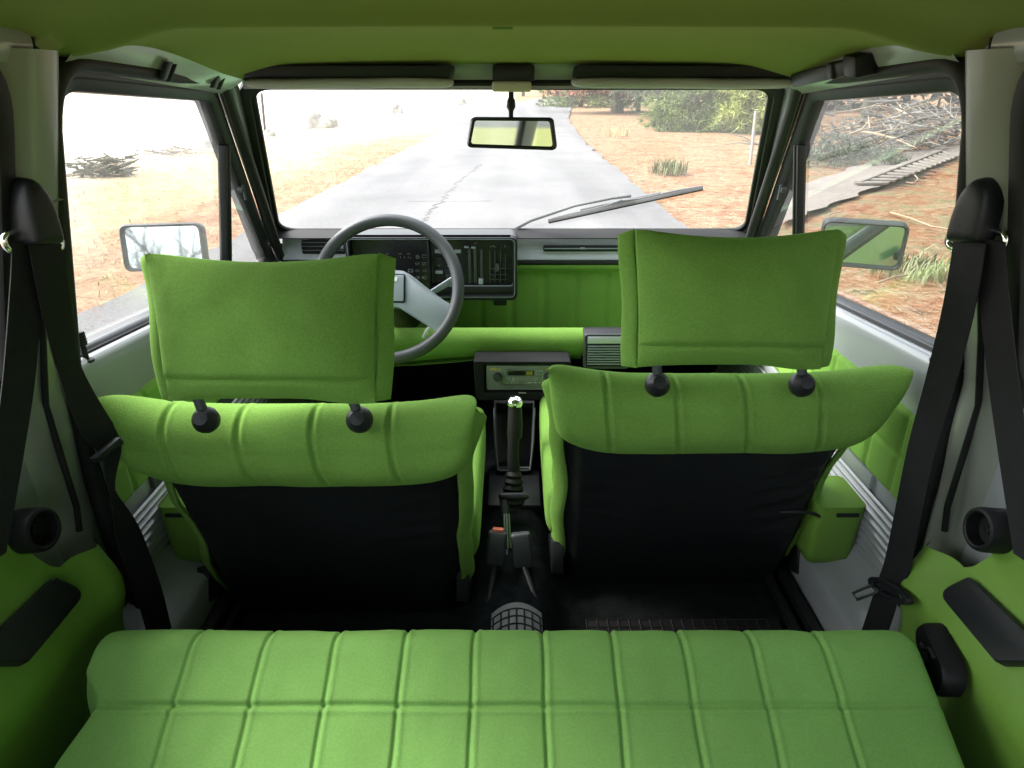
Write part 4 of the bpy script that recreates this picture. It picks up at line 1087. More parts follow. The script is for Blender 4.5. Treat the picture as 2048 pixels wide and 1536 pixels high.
hbk = thing('handbrake', at(1012, 1100, Y=1.13), 'black handbrake lever on the tunnel with a wide bar across its front end', 'handbrake')
h0, h1 = at(1016, 1105, Y=1.13), at(1008, 1000, Y=1.235)
MB().tube([h0, h0.lerp(h1, 0.5), h1], [0.008, 0.009, 0.010], 12).build('brake_lever', PLASB, hbk, smooth=60)
for dx_ in (-0.006, 0.0, 0.006):
    pass
stl = MB()
for dx_ in (-0.0065, -0.001, 0.0045):
    stl.tube([at(1017, 1100, Y=1.122) + Vector((dx_, 0, 0.004)), at(1014, 1034, Y=1.185) + Vector((dx_ * 0.9, 0, 0.008))], 0.0017, 6)
stl.build('brake_ratchet', STEEL, hbk, smooth=60)
MB().tube([at(997, 993, Y=1.236), at(1003, 993, Y=1.236), at(1050, 993, Y=1.236), at(1057, 994, Y=1.236)], [0.004, 0.0085, 0.0085, 0.004], 14).build('cross_bar', PLASB, hbk, smooth=60)
MB().tube([at(1014, 1100, Y=1.12), at(1013, 1180, Y=1.03), at(1016, 1240, Y=0.96)], 0.003, 8).build('brake_cable', PLASD, hbk, smooth=60)

for nm, (x0, y0, x1, y1), foot, lab, bt_ in (('l', (974, 1058, 1012, 1132), (966, 1262), 'black seat belt buckle with an orange button, left of the handbrake', True),
                                         ('r', (1024, 1062, 1064, 1138), (1092, 1262), 'black seat belt buckle on a thin stalk, right of the handbrake', False)):
    YB = 1.09
    A, B = at(x0, y1, Y=YB - 0.03), at(x1, y0, Y=YB)
    bu = thing('belt_buckle', (A + B) / 2, lab, 'seat belt buckle', 'seat belt buckles')
    c = (A + B) / 2; wv = (B.x - A.x) / 2
    upv_ = Vector((0.10 * (-1 if bt_ else 1) * -1, 0.30, 1)).normalized(); rx_ = Vector((1, 0, 0)); rx_ = (rx_ - upv_ * rx_.dot(upv_)).normalized(); fy_ = upv_.cross(rx_)
    MB().obox(c, rx_ * wv, upv_ * (B.z - A.z) / 2 * 1.05, fy_ * 0.011).build('buckle_body', mat('buckle_plastic', (0.030, 0.034, 0.036), 0.45, var=0.15, vscale=10, bump=0.1, bscale=400), bu, bevel=0.006, bseg=3, smooth=50)
    if bt_:
        MB().obox(c + upv_ * ((B.z - A.z) / 2 * 1.05 + 0.001), rx_ * wv * 0.6, upv_ * 0.004, fy_ * 0.007).build('release_button', ORANGE, bu, bevel=0.002)
    ft = at(foot[0], foot[1], Y=0.93)
    MB().tube([c - upv_ * 0.03, (c + ft) / 2 - Vector((0, 0, 0.012)), ft], 0.0065, 10).build('buckle_stalk', PLASB, bu, smooth=60)

# grey rubber tread over the tunnel, black grid mats
def tun(x, Y): return 0.335 + 0.075 * math.exp(-(x / 0.085) ** 4) * sm(0.45, 0.7, Y)
tr = thing('tunnel_mat', (0.01, 0.86, 0.40), 'grey rubber mat with a raised square grid, laid over the tunnel behind the handbrake', 'rubber mat')
def tmf(i, j):
    x = -0.036 + 0.088 * i; Y = 0.70 + 0.255 * j
    ed = 0.018 * (2 * i - 1) ** 2 * (0.4 + 0.6 * j)
    return Vector((x, Y - ed * 1.0, 0.418 - 0.012 * ((x - 0.010) / 0.05) ** 2 + 0.012 * math.sin(j * 2.6)))
MB().grid(tmf, 24, 24).grid(lambda i, j: tmf(i, 1.0) + Vector((0, 0.006 * j, -0.03 * j)), 24, 3).build('mat_sheet', RUBMAT, tr, smooth=70)
gr_ = MB()
for k in range(7): gr_.tube([tmf(0.04 + 0.92 * k / 6, j / 12 * 0.93) + Vector((0, 0, 0.0005)) for j in range(13)], 0.0016, 5)
for k in range(13): gr_.tube([tmf(i / 12, 0.93 * k / 12) + Vector((0, 0, 0.0005)) for i in range(13)], 0.0016, 5)
gr_.build('mat_grid', RUBBER, tr, smooth=70)
for (x0, x1, y0, y1, z0, z1), lab in (((0.14, 0.50, 0.72, 1.00, 0.342, 0.342), 'black rubber grid mat on the floor just in front of the rear bench'), ((-0.46, -0.13, 1.56, 1.88, 0.346, 0.40), 'black rubber grid mat in the dark footwell below the steering wheel')):
    mt = thing('floor_mat', ((x0 + x1) / 2, (y0 + y1) / 2, z0), lab, 'floor mat', 'black floor mats')
    mm = MB(); mm.grid(lambda i, j: Vector((x0 + (x1 - x0) * i, y0 + (y1 - y0) * j, z0 + (z1 - z0) * j)), 4, 4); mm.build('mat_sheet', RUBBER, mt)
    mg = MB(); nx = int((x1 - x0) / 0.02); ny = int((y1 - y0) / 0.02)
    for k in range(nx + 1):
        x = x0 + (x1 - x0) * k / nx; mg.tube([(x, y0, z0 + 0.001), (x, y1, z1 + 0.001)], 0.0015, 4)
    for k in range(ny + 1):
        y = y0 + (y1 - y0) * k / ny; zz = z0 + (z1 - z0) * k / ny; mg.tube([(x0, y, zz + 0.001), (x1, y, zz + 0.001)], 0.0015, 4)
    mg.build('mat_ridge', RUBBER, mt)

# ================================================================== SEAT BELTS
def strap(mb, pix, Xs, side, wid, th=0.0016):
    P_ = [at(px, py, X=X) for (px, py), X in zip(pix, Xs)]
    # smooth the path
    pts, wds, sds = [], [], []
    n = len(P_)
    for i in range(n - 1):
        for k in range(6):
            t = k / 6
            p0, p1, p2, p3 = P_[max(i - 1, 0)], P_[i], P_[i + 1], P_[min(i + 2, n - 1)]
            pts.append(0.5 * ((2 * p1) + (-p0 + p2) * t + (2 * p0 - 5 * p1 + 4 * p2 - p3) * t * t + (-p0 + 3 * p1 - 3 * p2 + p3) * t ** 3))
            wds.append(wid[i] * (1 - t) + wid[i + 1] * t); sds.append(Vector(side[i]).normalized().lerp(Vector(side[i + 1]).normalized(), t))
    pts.append(P_[-1]); wds.append(wid[-1]); sds.append(Vector(side[-1]))
    return mb.ribbon(pts, sds, th, wds)

def dome(c, hvec, h_up, h_dn, inn, m, parent):
    """tombstone-shaped belt anchor cover"""
    def fn(i, j):
        a = 2 * math.pi * i; ca, sa = math.cos(a), math.sin(a); e = 2.2 if sa >= 0 else 6.0
        vx = hvec * math.copysign(abs(ca) ** (2 / e), ca); vz = Vector((0, 0, (h_up if sa >= 0 else h_dn) * math.copysign(abs(sa) ** (2 / e), sa)))
        k = (1 - 0.98 * j ** 3) * (1.0 if j < 1 else 1)
        return c + (vx + vz) * k + inn * (0.034 * (1 - (1 - j) ** 3))
    return MB().grid(fn, 36, 12, closed_u=True).build('anchor_cover', m, parent, smooth=70)

def anchor(s, belt_o, pcx, pcy, e0, e1):
    inn = Vector((-s, -0.25, 0)).normalized()
    c = at(pcx, pcy, X=s * 0.585)
    A, B = at(e0[0], e0[1], X=s * 0.591), at(e1[0], e1[1], X=s * 0.574)
    m_ = (A + B) / 2; h = (B - A) / 2
    # chrome loop
    loop = [m_ + h * math.cos(t) * (abs(math.cos(t)) ** -0.35 if abs(math.cos(t)) > 0.2 else 1) * 0.98 + Vector((0, 0, 0.014)) * math.copysign(abs(math.sin(t)) ** 0.8, math.sin(t)) for t in [2 * math.pi * k / 40 for k in range(40)]]
    MB().tube(loop, 0.0042, 10, closed=True).build('belt_ring', CHROME, belt_o, smooth=80)
    dome(c + Vector((0, 0, 0.006)), h * 0.56, 0.057, 0.022, inn, PLASB, belt_o)
    return m_

# left belt
bL = thing('seat_belt', at(60, 500, X=-0.6), 'twisted black seat belt on the pillar nearer the steering wheel', 'seat belt', 'front seat belts')
anchor(-1, bL, 58, 462, (8, 486), (122, 482))
m_ = MB(); strap(m_, [(58, 478), (54, 560), (38, 760), (12, 930), (-25, 1130)], [-0.580, -0.585, -0.590, -0.590, -0.590], [(0.25, 1, 0)] * 5, [0.046] * 5)
m_.build('belt_webbing', WEB, bL)
m_ = MB(); strap(m_, [(88, 480), (108, 590), (139, 740), (196, 860), (224, 905), (228, 1000), (262, 1085), (300, 1190), (322, 1275)],
      [-0.572, -0.572, -0.575, -0.575, -0.575, -0.575, -0.575, -0.575, -0.575], [(0.2, 1, 0), (0.2, 1, 0), (0.1, 1, 0), (0.35, 1, 0), (0.2, 1, 0), (0.1, 0.4, 1), (0.25, 1, 0), (0.3, 1, 0), (0.3, 1, 0)], [0.046, 0.046, 0.040, 0.048, 0.036, 0.030, 0.046, 0.046, 0.046])
m_.build('belt_webbing', WEB, bL)
tg = MB(); A, B = at(188, 922, X=-0.560), at(240, 878, X=-0.555)
tg.obox((A + B) / 2, (B - A) / 2, Vector((0, -0.004, 0.006)), Vector((0.005, 0, 0)))
tg.build('belt_tongue', PLASB, bL, bevel=0.003)
MB().tube([B + Vector((-0.006, -0.006, -0.004)), B + Vector((0.004, -0.004, 0.004)), B + Vector((0.002, 0, -0.008))], 0.0022, 8).build('tongue_blade', STEEL, bL)

bR = thing('seat_belt', at(1970, 500, X=0.6), 'straight black seat belt with a pale metal tongue low on its strap', 'seat belt', 'front seat belts')
anchor(1, bR, 1962, 458, (2012, 484), (1896, 478))
m_ = MB(); strap(m_, [(1978, 478), (1984, 560), (2004, 740), (2026, 900), (2062, 1130)], [0.580, 0.588, 0.590, 0.590, 0.590], [(0.25, -1, 0)] * 5, [0.044] * 5)
m_.build('belt_webbing', WEB, bR)
m_ = MB(); strap(m_, [(1940, 480), (1916, 620), (1876, 780), (1838, 920), (1797, 1120), (1775, 1185), (1742, 1285)], [0.570, 0.568, 0.570, 0.572, 0.572, 0.572, 0.574], [(0.22, -1, 0)] * 7, [0.048, 0.048, 0.047, 0.047, 0.047, 0.044, 0.046])
m_.build('belt_webbing', WEB, bR)
C_ = at(1772, 1180, X=0.560); vx_ = (at(1812, 1193, X=0.556) - at(1732, 1152, X=0.564)) / 2
vz_ = Vector((0, 0, 1)); vz_ = (vz_ - vx_ * vz_.dot(vx_) / vx_.length_squared).normalized()
tt = MB()
ol = [C_ + vx_ * math.cos(t) * 1.0 + vz_ * 0.014 * math.sin(t) + vx_ * 0 for t in [2 * math.pi * k / 28 for k in range(28)]]
il = [C_ + vx_ * math.cos(t) * 0.72 + vz_ * 0.006 * math.sin(t) for t in [2 * math.pi * k / 28 for k in range(28)]]
dn = vx_.cross(vz_).normalized(); dn = dn if dn.y < 0 else -dn
tt.ring(il, ol, dn * 0.010)
tng = tt.build('belt_tongue', PLASB, bR, bevel=0.002)
bl0 = [at(1738, 1170, X=0.560), at(1701, 1186, X=0.556), at(1710, 1199, X=0.556), at(1758, 1181, X=0.560)]
MB().tube([p + dn * 0.004 for p in bl0], 0.0024, 8, closed=False).tube([at(1744, 1177, X=0.559) + dn * 0.004, at(1752, 1180, X=0.559) + dn * 0.004], 0.0024, 8).build('tongue_blade', STEEL, tng, smooth=60)

# ================================================================== MIRROR, LAMP, VISORS
mcn = at(1022, 266, Y=1.445)
rv = thing('rearview_mirror', mcn, 'black framed inside mirror hanging on a short stem at the top of the windscreen', 'rear-view mirror')
inn = (mcn - Vector((0, 0, CAM_Z))).normalized()
n_ = (Vector((-0.36, -1, -0.01)).normalized() - inn).normalized()
t1 = Vector((0, 0, 1)).cross(n_).normalized(); t1 = t1 if t1.x > 0 else -t1
t2 = n_.cross(t1).normalized(); t2 = t2 if t2.z > 0 else -t2
mo_ = fillet([(-0.091, -0.0285), (0.093, -0.0315), (0.083, 0.0295), (-0.080, 0.0295)], 0.010, 6)
mi_ = fillet([(-0.083, -0.0215), (0.085, -0.0245), (0.077, 0.0225), (-0.073, 0.0225)], 0.006, 6)
mbk = fillet([(-0.083, -0.024), (0.085, -0.026), (0.077, 0.025), (-0.074, 0.025)], 0.012, 6)
def mp_(p, d): return mcn + t1 * p[0] + t2 * p[1] + n_ * d
n = len(mo_); loops = [[mp_(p, 0.0) for p in mi_], [mp_(p, 0.005) for p in mi_], [mp_((a[0]*.5+b[0]*.5, a[1]*.5+b[1]*.5), 0.007) for a, b in zip(mo_, mi_)], [mp_(p, 0.003) for p in mo_], [mp_(p, -0.012) for p in mo_], [mp_(p, -0.028) for p in mbk]]
mm = MB().add([v for l in loops for v in l], [(a * n + k, a * n + (k + 1) % n, (a + 1) * n + (k + 1) % n, (a + 1) * n + k) for a in range(5) for k in range(n)] + [tuple(5 * n + k for k in range(n))])
mm.build('mirror_housing', PLASB, rv, smooth=45)
gp_ = [mp_((p[0] * 1.01, p[1] * 1.01), 0.0015) for p in mi_]
MB().add(gp_, [tuple(range(n))]).build('mirror_glass', MIRROR, rv, recalc=False)
sb = at(1022, 184, Y=1.462)
MB().tube([at(1022, 236, Y=1.458), at(1022, 222, Y=1.459), at(1022, 214, Y=1.460), at(1022, 200, Y=1.461), at(1022, 196, Y=1.461), sb], [0.0045, 0.0048, 0.0088, 0.0082, 0.0055, 0.0052], 12).build('mirror_stem', PLASB, rv, smooth=50)
l0, l1 = at(984, 184, Y=1.425), at(1063, 162, Y=1.425)
lamp = thing('roof_lamp', ((l0.x + l1.x) / 2, 1.43, l0.z), 'beige box-shaped roof lamp above the inside mirror', 'roof lamp')
MB().box((l0.x, 1.425, l0.z), (l1.x, 1.475, l1.z)).build('lamp_lens', BEIGE, lamp, bevel=0.005, bseg=3)
k0, k1 = at(984, 161, Y=1.422), at(1070, 136, Y=1.422)
MB().box((k0.x + 0.001, 1.421, k0.z), (k1.x - 0.001, 1.47, k1.z + 0.006)).build('lamp_base', PLASB, lamp, bevel=0.003)

for s, x0, x1, lab in ((-1, 490, 903, 'dark sun visor folded up on the steering wheel side of the roof lamp'), (1, 1146, 1590, 'dark sun visor folded up on the far side of the roof lamp from the wheel')):
    YV = 1.405
    v0, v1 = at(x0, 177, Y=YV), at(x1, 153, Y=YV)
    vz = thing('sun_visor', ((v0.x + v1.x) / 2, YV, v0.z), lab, 'sun visor', 'sun visors')
    zlo = v0.z; zhi = at(x0, 130, Y=YV).z
    # padded slab seen edge-on: grey rolled lower edge, black rear face running up to the lining
    def pad(i, j):
        a = 2 * math.pi * i; x = v0.x + (v1.x - v0.x) * j
        e = max(0.0, 1 - abs(2 * j - 1) ** 14) ** 0.5
        ca, sa = math.cos(a), math.sin(a)
        h_ = (v1.z - v0.z) / 2
        wob = 0.0018 * noise.noise(Vector((x * 11, 0, s * 3)))
        return Vector((x, YV + 0.030 + 0.040 * math.copysign(abs(ca) ** 0.6, ca) * (0.6 + 0.4 * e), v0.z + h_ + h_ * (0.35 + 0.65 * e) * math.copysign(abs(sa) ** 0.7, sa) + wob + 0.003 * (j if s < 0 else 1 - j) - 0.002))
    pm = MB().grid(pad, 28, 90, closed_u=True)
    pm.add([pad(k / 28, 0) for k in range(28)], [tuple(range(28))]); pm.add([pad(k / 28, 1) for k in range(28)], [tuple(range(28))])
    pm.build('visor_edge', VISOR, vz, smooth=70)
    w = 0.006
    MB().add([(v0.x + 0.002, YV - 0.004, v1.z - 0.003), (v1.x - 0.002, YV - 0.004, v1.z - 0.003), (v1.x + 0.004, YV - 0.012, zhi - 0.001), (v0.x + 0.004, YV - 0.012, zhi - 0.001), (v0.x + 0.002, YV + 0.05, v1.z - 0.003), (v1.x - 0.002, YV + 0.05, v1.z - 0.003), (v1.x + 0.004, YV + 0.05, zhi - 0.001), (v0.x + 0.004, YV + 0.05, zhi - 0.001)],
             [(0, 1, 2, 3), (7, 6, 5, 4), (0, 4, 5, 1), (1, 5, 6, 2), (2, 6, 7, 3), (3, 7, 4, 0)]).build('visor_panel', VINYL, vz, bevel=0.004)
    hx_ = v0.x if s < 0 else v1.x
    MB().tube([(hx_, YV + 0.03, v1.z - 0.008), (hx_ + s * 0.02, YV + 0.045, v1.z + 0.002)], 0.005, 10).build('visor_hinge', PLASB, vz, smooth=60)

# ================================================================== OUTSIDE
def ground_mat():
    m = bpy.data.materials.new('dry_ground'); m.use_nodes = True
    nt = m.node_tree; N = nt.nodes; L = nt.links; b = N['Principled BSDF']; b.inputs['Roughness'].default_value = 0.95; b.inputs['Specular IOR Level'].default_value = 0.1
    tc = N.new('ShaderNodeTexCoord'); sx = N.new('ShaderNodeSeparateXYZ'); L.new(tc.outputs['Object'], sx.inputs[0])
    def nz(scale, detail=6, rough=0.6, stretch=None):
        n = N.new('ShaderNodeTexNoise'); n.inputs['Scale'].default_value = scale; n.inputs['Detail'].default_value = detail; n.inputs['Roughness'].default_value = rough
        if stretch:
            mp = N.new('ShaderNodeMapping'); mp.inputs['Scale'].default_value = stretch; L.new(tc.outputs['Object'], mp.inputs['Vector']); L.new(mp.outputs[0], n.inputs['Vector'])
        else: L.new(tc.outputs['Object'], n.inputs['Vector'])
        return n.outputs['Fac']
    def ramp(fac, stops):
        r = N.new('ShaderNodeValToRGB'); e = r.color_ramp.elements
        e[0].position, e[0].color = stops[0][0], tuple(stops[0][1]) + (1,); e[1].position, e[1].color = stops[-1][0], tuple(stops[-1][1]) + (1,)
        for p, c in stops[1:-1]:
            q = e.new(p); q.color = tuple(c) + (1,)
        L.new(fac, r.inputs['Fac']); return r.outputs['Color']
    def mix(f, a, c):
        x = N.new('ShaderNodeMix'); x.data_type = 'RGBA'; L.new(f, x.inputs['Factor']); L.new(a, x.inputs['A']); L.new(c, x.inputs['B']); return x.outputs['Result']
    def mr(v, a, c, d=0, e=1):
        r = N.new('ShaderNodeMapRange'); r.inputs['From Min'].default_value = a; r.inputs['From Max'].default_value = c; r.inputs['To Min'].default_value = d; r.inputs['To Max'].default_value = e; r.clamp = True
        r.interpolation_type = 'SMOOTHSTEP' if (d, e) == (0, 1) else 'LINEAR'
        L.new(v, r.inputs['Value']); return r.outputs[0]
    def add(a, c, k=1.0):
        q = N.new('ShaderNodeMath'); q.operation = 'MULTIPLY_ADD'; L.new(c, q.inputs[0]); q.inputs[1].default_value = k; L.new(a, q.inputs[2]); return q.outputs[0]
    big, medn, small, tiny = nz(0.35), nz(2.2), nz(9, 8, 0.7), nz(45, 4, 0.7)
    needles = ramp(add(small, medn, 0.6), [(0.52, (0.10, 0.045, 0.022)), (0.66, (0.20, 0.088, 0.042)), (0.78, (0.26, 0.140, 0.076)), (0.89, (0.31, 0.22, 0.140)), (1.0, (0.36, 0.29, 0.20))])
    greyg = ramp(small, [(0.35, (0.13, 0.11, 0.06)), (0.5, (0.22, 0.18, 0.10)), (0.65, (0.15, 0.16, 0.08))])
    right = mix(mr(add(medn, big, 0.5), 0.72, 0.88), needles, greyg)
    straw = ramp(add(small, medn, 0.5), [(0.5, (0.27, 0.19, 0.10)), (0.75, (0.42, 0.32, 0.18)), (1.0, (0.48, 0.41, 0.27))])
    pale = ramp(add(small, medn, 0.5), [(0.45, (0.46, 0.41, 0.32)), (0.75, (0.60, 0.56, 0.47)), (1.0, (0.66, 0.62, 0.54))])  # near-white tone painting overexposed glare into the left and far field
    lefted = ramp(add(small, medn, 0.6), [(0.55, (0.17, 0.085, 0.045)), (0.75, (0.30, 0.16, 0.085)), (0.95, (0.40, 0.27, 0.16))])
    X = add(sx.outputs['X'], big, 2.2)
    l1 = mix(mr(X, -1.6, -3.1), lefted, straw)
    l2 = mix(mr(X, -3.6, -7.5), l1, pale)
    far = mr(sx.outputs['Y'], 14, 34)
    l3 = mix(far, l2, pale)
    allc = mix(mr(sx.outputs['X'], -0.5, 0.5), l3, right)
    # behind the car: green-yellow meadow
    mead = ramp(add(small, medn, 0.5), [(0.5, (0.15, 0.17, 0.05)), (1.0, (0.34, 0.32, 0.12))])
    allc = mix(mr(sx.outputs['Y'], -3, -6), allc, mead)
    sp = N.new('ShaderNodeVectorMath'); sp.operation = 'SCALE'; L.new(allc, sp.inputs[0]); L.new(mr(tiny, 0.3, 0.7, 0.68, 1.28), sp.inputs['Scale'])
    L.new(sp.outputs['Vector'], b.inputs['Base Color'])
    bp = N.new('ShaderNodeBump'); bp.inputs['Strength'].default_value = 0.8; bp.inputs['Distance'].default_value = 0.05; L.new(add(small, tiny, 0.5), bp.inputs['Height']); L.new(bp.outputs[0], b.inputs['Normal'])
    return m
def gz(x, y):
    r_ = math.hypot(x, y)
    return 0.08 * noise.noise(Vector((x * 0.45, y * 0.45, 2))) * sm(2.6, 5, abs(x + 0.3)) - 0.02 * sm(2.4, 1.9, abs(x + 0.3)) * sm(60, 40, y) * 1.0
def gridx(k, n, span):
    t = 2 * k / n - 1; return math.copysign(abs(t) ** 2.4, t) * span
nG = 150
gmb = MB(); gmb.keep = True
gmb.v = [Vector((gridx(i, nG, 400), 8 + gridx(j, nG, 420), 0)) for i in range(nG + 1) for j in range(nG + 1)]
for p in gmb.v: p.z = gz(p.x, p.y)
gmb.f = [(i * (nG + 1) + j, (i + 1) * (nG + 1) + j, (i + 1) * (nG + 1) + j + 1, i * (nG + 1) + j + 1) for i in range(nG) for j in range(nG)]
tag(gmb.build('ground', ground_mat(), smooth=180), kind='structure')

# road: edges measured along its length
ASPH = mat('pale_worn_asphalt', (0.100, 0.099, 0.100), 0.9, var=0.16, vscale=0.9, bump=0.7, bscale=60, fine=0.22, fscale=70)
_nt = ASPH.node_tree; _N = _nt.nodes; _L = _nt.links; _b = _N['Principled BSDF']
_src = _b.inputs['Base Color'].links[0].from_socket
_tc = _N.new('ShaderNodeTexCoord'); _mp = _N.new('ShaderNodeMapping'); _mp.inputs['Scale'].default_value = (1.6, 0.10, 1); _L.new(_tc.outputs['Object'], _mp.inputs['Vector'])
_n1 = _N.new('ShaderNodeTexNoise'); _n1.inputs['Scale'].default_value = 1.0; _n1.inputs['Detail'].default_value = 5; _L.new(_mp.outputs[0], _n1.inputs['Vector'])
_n2 = _N.new('ShaderNodeTexVoronoi'); _n2.inputs['Scale'].default_value = 90; _L.new(_tc.outputs['Object'], _n2.inputs['Vector'])
_r1 = _N.new('ShaderNodeMapRange'); _r1.inputs['From Min'].default_value = 0.3; _r1.inputs['From Max'].default_value = 0.7; _r1.inputs['To Min'].default_value = 0.80; _r1.inputs['To Max'].default_value = 1.18; _L.new(_n1.outputs['Fac'], _r1.inputs['Value'])
_r2 = _N.new('ShaderNodeMapRange'); _r2.inputs['From Min'].default_value = 0.0; _r2.inputs['From Max'].default_value = 0.8; _r2.inputs['To Min'].default_value = 0.82; _r2.inputs['To Max'].default_value = 1.2; _L.new(_n2.outputs['Distance'], _r2.inputs['Value'])
_mm = _N.new('ShaderNodeMath'); _mm.operation = 'MULTIPLY'; _L.new(_r1.outputs[0], _mm.inputs[0]); _L.new(_r2.outputs[0], _mm.inputs[1])
_vs = _N.new('ShaderNodeVectorMath'); _vs.operation = 'SCALE'; _L.new(_src, _vs.inputs[0]); _L.new(_mm.outputs[0], _vs.inputs['Scale']); _L.new(_vs.outputs['Vector'], _b.inputs['Base Color'])
EL = [(-40, -2.2), (0, -2.45), (4, -2.6), (7.4, -2.30), (12.4, -2.25), (22.8, -1.85), (44, -0.7), (70, 3.0), (120, 14), (200, 40)]
ER = [(-40, 1.6), (0, 1.55), (6.7, 1.60), (10.7, 1.66), (16, 1.62), (27.5, 2.1), (44, 3.6), (70, 8.0), (120, 20), (200, 47)]
def interp(T_, y):
    for (a, b), (c, d) in zip(T_, T_[1:]):
        if y <= c: t = (y - a) / (c - a); return b + (d - b) * t
    return T_[-1][1]
def sm_i(T_, y): return (interp(T_, y - 3) + 2 * interp(T_, y) + interp(T_, y + 3)) / 4 if y > 3 else interp(T_, y)
rows = [-40 + 1.0 * k for k in range(0, 40)] + [0.2 * k for k in range(100)] + [20 + 2 * k for k in range(91)]
rm = MB(); rm.keep = True
def rfn(i, j):
    y = rows[min(len(rows) - 1, int(round(j * (len(rows) - 1))))]
    l = sm_i(EL, y) + 0.10 * noise.noise(Vector((0, y * 1.3, 5))) + 0.05 * noise.noise(Vector((3, y * 5, 5))); r_ = sm_i(ER, y) + 0.10 * noise.noise(Vector((9, y * 1.3, 5))) + 0.05 * noise.noise(Vector((7, y * 5, 5)))
    return Vector((l + (r_ - l) * i, y, 0.045 + 0.015 * math.sin(math.pi * i)))
road = tag(rm.grid(rfn, 12, len(rows) - 1).build('road', ASPH, smooth=180), kind='structure')
ck = MB()
pts = [at(848, 445, Z=0.06), at(872, 412, Z=0.06), at(905, 378, Z=0.06), at(930, 352, Z=0.06), at(966, 326, Z=0.06)]
path = []
for a, b in zip(pts, pts[1:]):
    for k in range(14):
        p = a.lerp(b, k / 14); path.append(p + Vector((rnd.uniform(-0.05, 0.05), 0, 0)))
ck.ribbon([p + Vector((0, 0, 0.003)) for p in path], Vector((1, 0.15, 0)), 0.001, [rnd.uniform(0.008, 0.026) for _ in path])
pt2 = [at(815 + 13 * k, 402 + rnd.uniform(-0.6, 0.6), Z=0.064) for k in range(14)]
ck.ribbon(pt2, Vector((0, 1, 0)), 0.001, [rnd.uniform(0.006, 0.016) for _ in pt2])
ck.build('road_crack', CRACK, road)

# footpath running off to the right
pth = MB(); pth.keep = True
pe0, pe1 = [at(1560, 452, Z=0.04), at(1600, 437, Z=0.04), at(1760, 372, Z=0.04), at(1920, 312, Z=0.04)], [at(1560, 392, Z=0.04), at(1620, 366, Z=0.04), at(1760, 318, Z=0.04), at(1920, 284, Z=0.04)]
d0_ = (pe0[3] - pe0[2]); d1_ = (pe1[3] - pe1[2]); pe0.append(pe0[3] + d0_ * 3); pe1.append(pe1[3] + d1_ * 2.2)
def pfn(i, j):
    t = j * (len(pe0) - 1); k = min(int(t), len(pe0) - 2); f = t - k
    p = pe0[k].lerp(pe0[k + 1], f).lerp(pe1[k].lerp(pe1[k + 1], f), i); p.z = 0.055
    if i in (0.0, 1.0): p.x += 0.12 * noise.noise(Vector((p.x * 2, p.y * 2, i)))
    return p
tag(pth.grid(pfn, 6, 60).build('footpath', PATHM, smooth=180), kind='structure')
# slatted panel lying along the path edge
sp_ = thing('slatted_panel', at(1800, 345, Z=0.06), 'pale slatted wooden panel lying on the footpath edge', 'slatted panel')
q00, q01 = at(1716, 366, Z=0.08), at(1880, 303, Z=0.08)
q10, q11 = at(1778, 366, Z=0.08), at(1918, 312, Z=0.08)
for k in range(14):
    f = k / 13; a, b = q00.lerp(q01, f), q10.lerp(q11, f)
    m_ = MB(); d_ = (b - a); dd = (q01 - q00).normalized()
    m_.obox((a + b) / 2, d_ / 2, dd * 0.09, (0, 0, 0.015)); m_.build('panel_slat', SLAT, sp_, bevel=0.004)
m_ = MB(); dd = (q01 - q00); sd_ = Vector((dd.y, -dd.x, 0)).normalized()
m_.obox((q00 + q01) / 2 + Vector((0, 0, 0.0)), dd / 2, sd_ * 0.05, (0, 0, 0.03)); m_.build('panel_edge_board', SLAT, sp_, bevel=0.004)

# ---- vegetation helpers
def blades(name, n, place, m, h0, h1, label, cat, w=0.006, lean=0.6, group=None, kind=None, seed=1, flat=False):
    rn = random.Random(seed); mb = MB()
    for _ in range(n):
        p = place(rn); h = rn.uniform(h0, h1); a = rn.uniform(0, 6.283); l = rn.uniform(0.1, lean) * h
        d = Vector((math.cos(a), math.sin(a), 0)); s_ = Vector((-d.y, d.x, 0)) * w * rn.uniform(0.6, 1.4)
        if flat:
            e = p + d * h + Vector((0, 0, rn.uniform(0.0, 0.03))); mb.add([p - s_, p + s_, e], [(0, 1, 2)])
        else:
            mid_ = p + d * l * 0.3 + Vector((0, 0, h * 0.6)); e = p + d * l + Vector((0, 0, h))
            mb.add([p - s_, p + s_, mid_ + s_ * 0.6, mid_ - s_ * 0.6, e], [(0, 1, 2, 3), (3, 2, 4)])
    if kind == 'stuff': mb.keep = True
    o = mb.build(name, m, recalc=False, smooth=180)
    return tag(o, label, cat, group, kind)
def lplace(rn):
    y = 2 + 34 * rn.random() ** 1.7; x = sm_i(EL, y) - 0.15 - 14 * rn.random() ** 1.5; return Vector((x, y, gz(x, y) + 0.005))
def on_path(x, y):
    # inside the footpath strip?
    for k in range(len(pe0) - 1):
        a, b, c, d = pe0[k], pe0[k + 1], pe1[k + 1], pe1[k]
        ins = True
        for p, q in ((a, b), (b, c), (c, d), (d, a)):
            if (q.x - p.x) * (y - p.y) - (q.y - p.y) * (x - p.x) < -0.1: ins = False
        if ins: return True
    return False
def rplace(rn):
    for _ in range(20):
        y = 0.5 + 28 * rn.random() ** 1.6; x = sm_i(ER, y) - 0.10 + 11 * rn.random() ** 1.3
        if not on_path(x, y): break
    return Vector((x, y, gz(x, y) + 0.008 + 0.045 * sm(0.12, -0.10, x - sm_i(ER, y))))
tag(blades('grass', 5000, lplace, STRAW, 0.02, 0.06, None, None, w=0.006, kind='stuff', seed=2, lean=2.0))
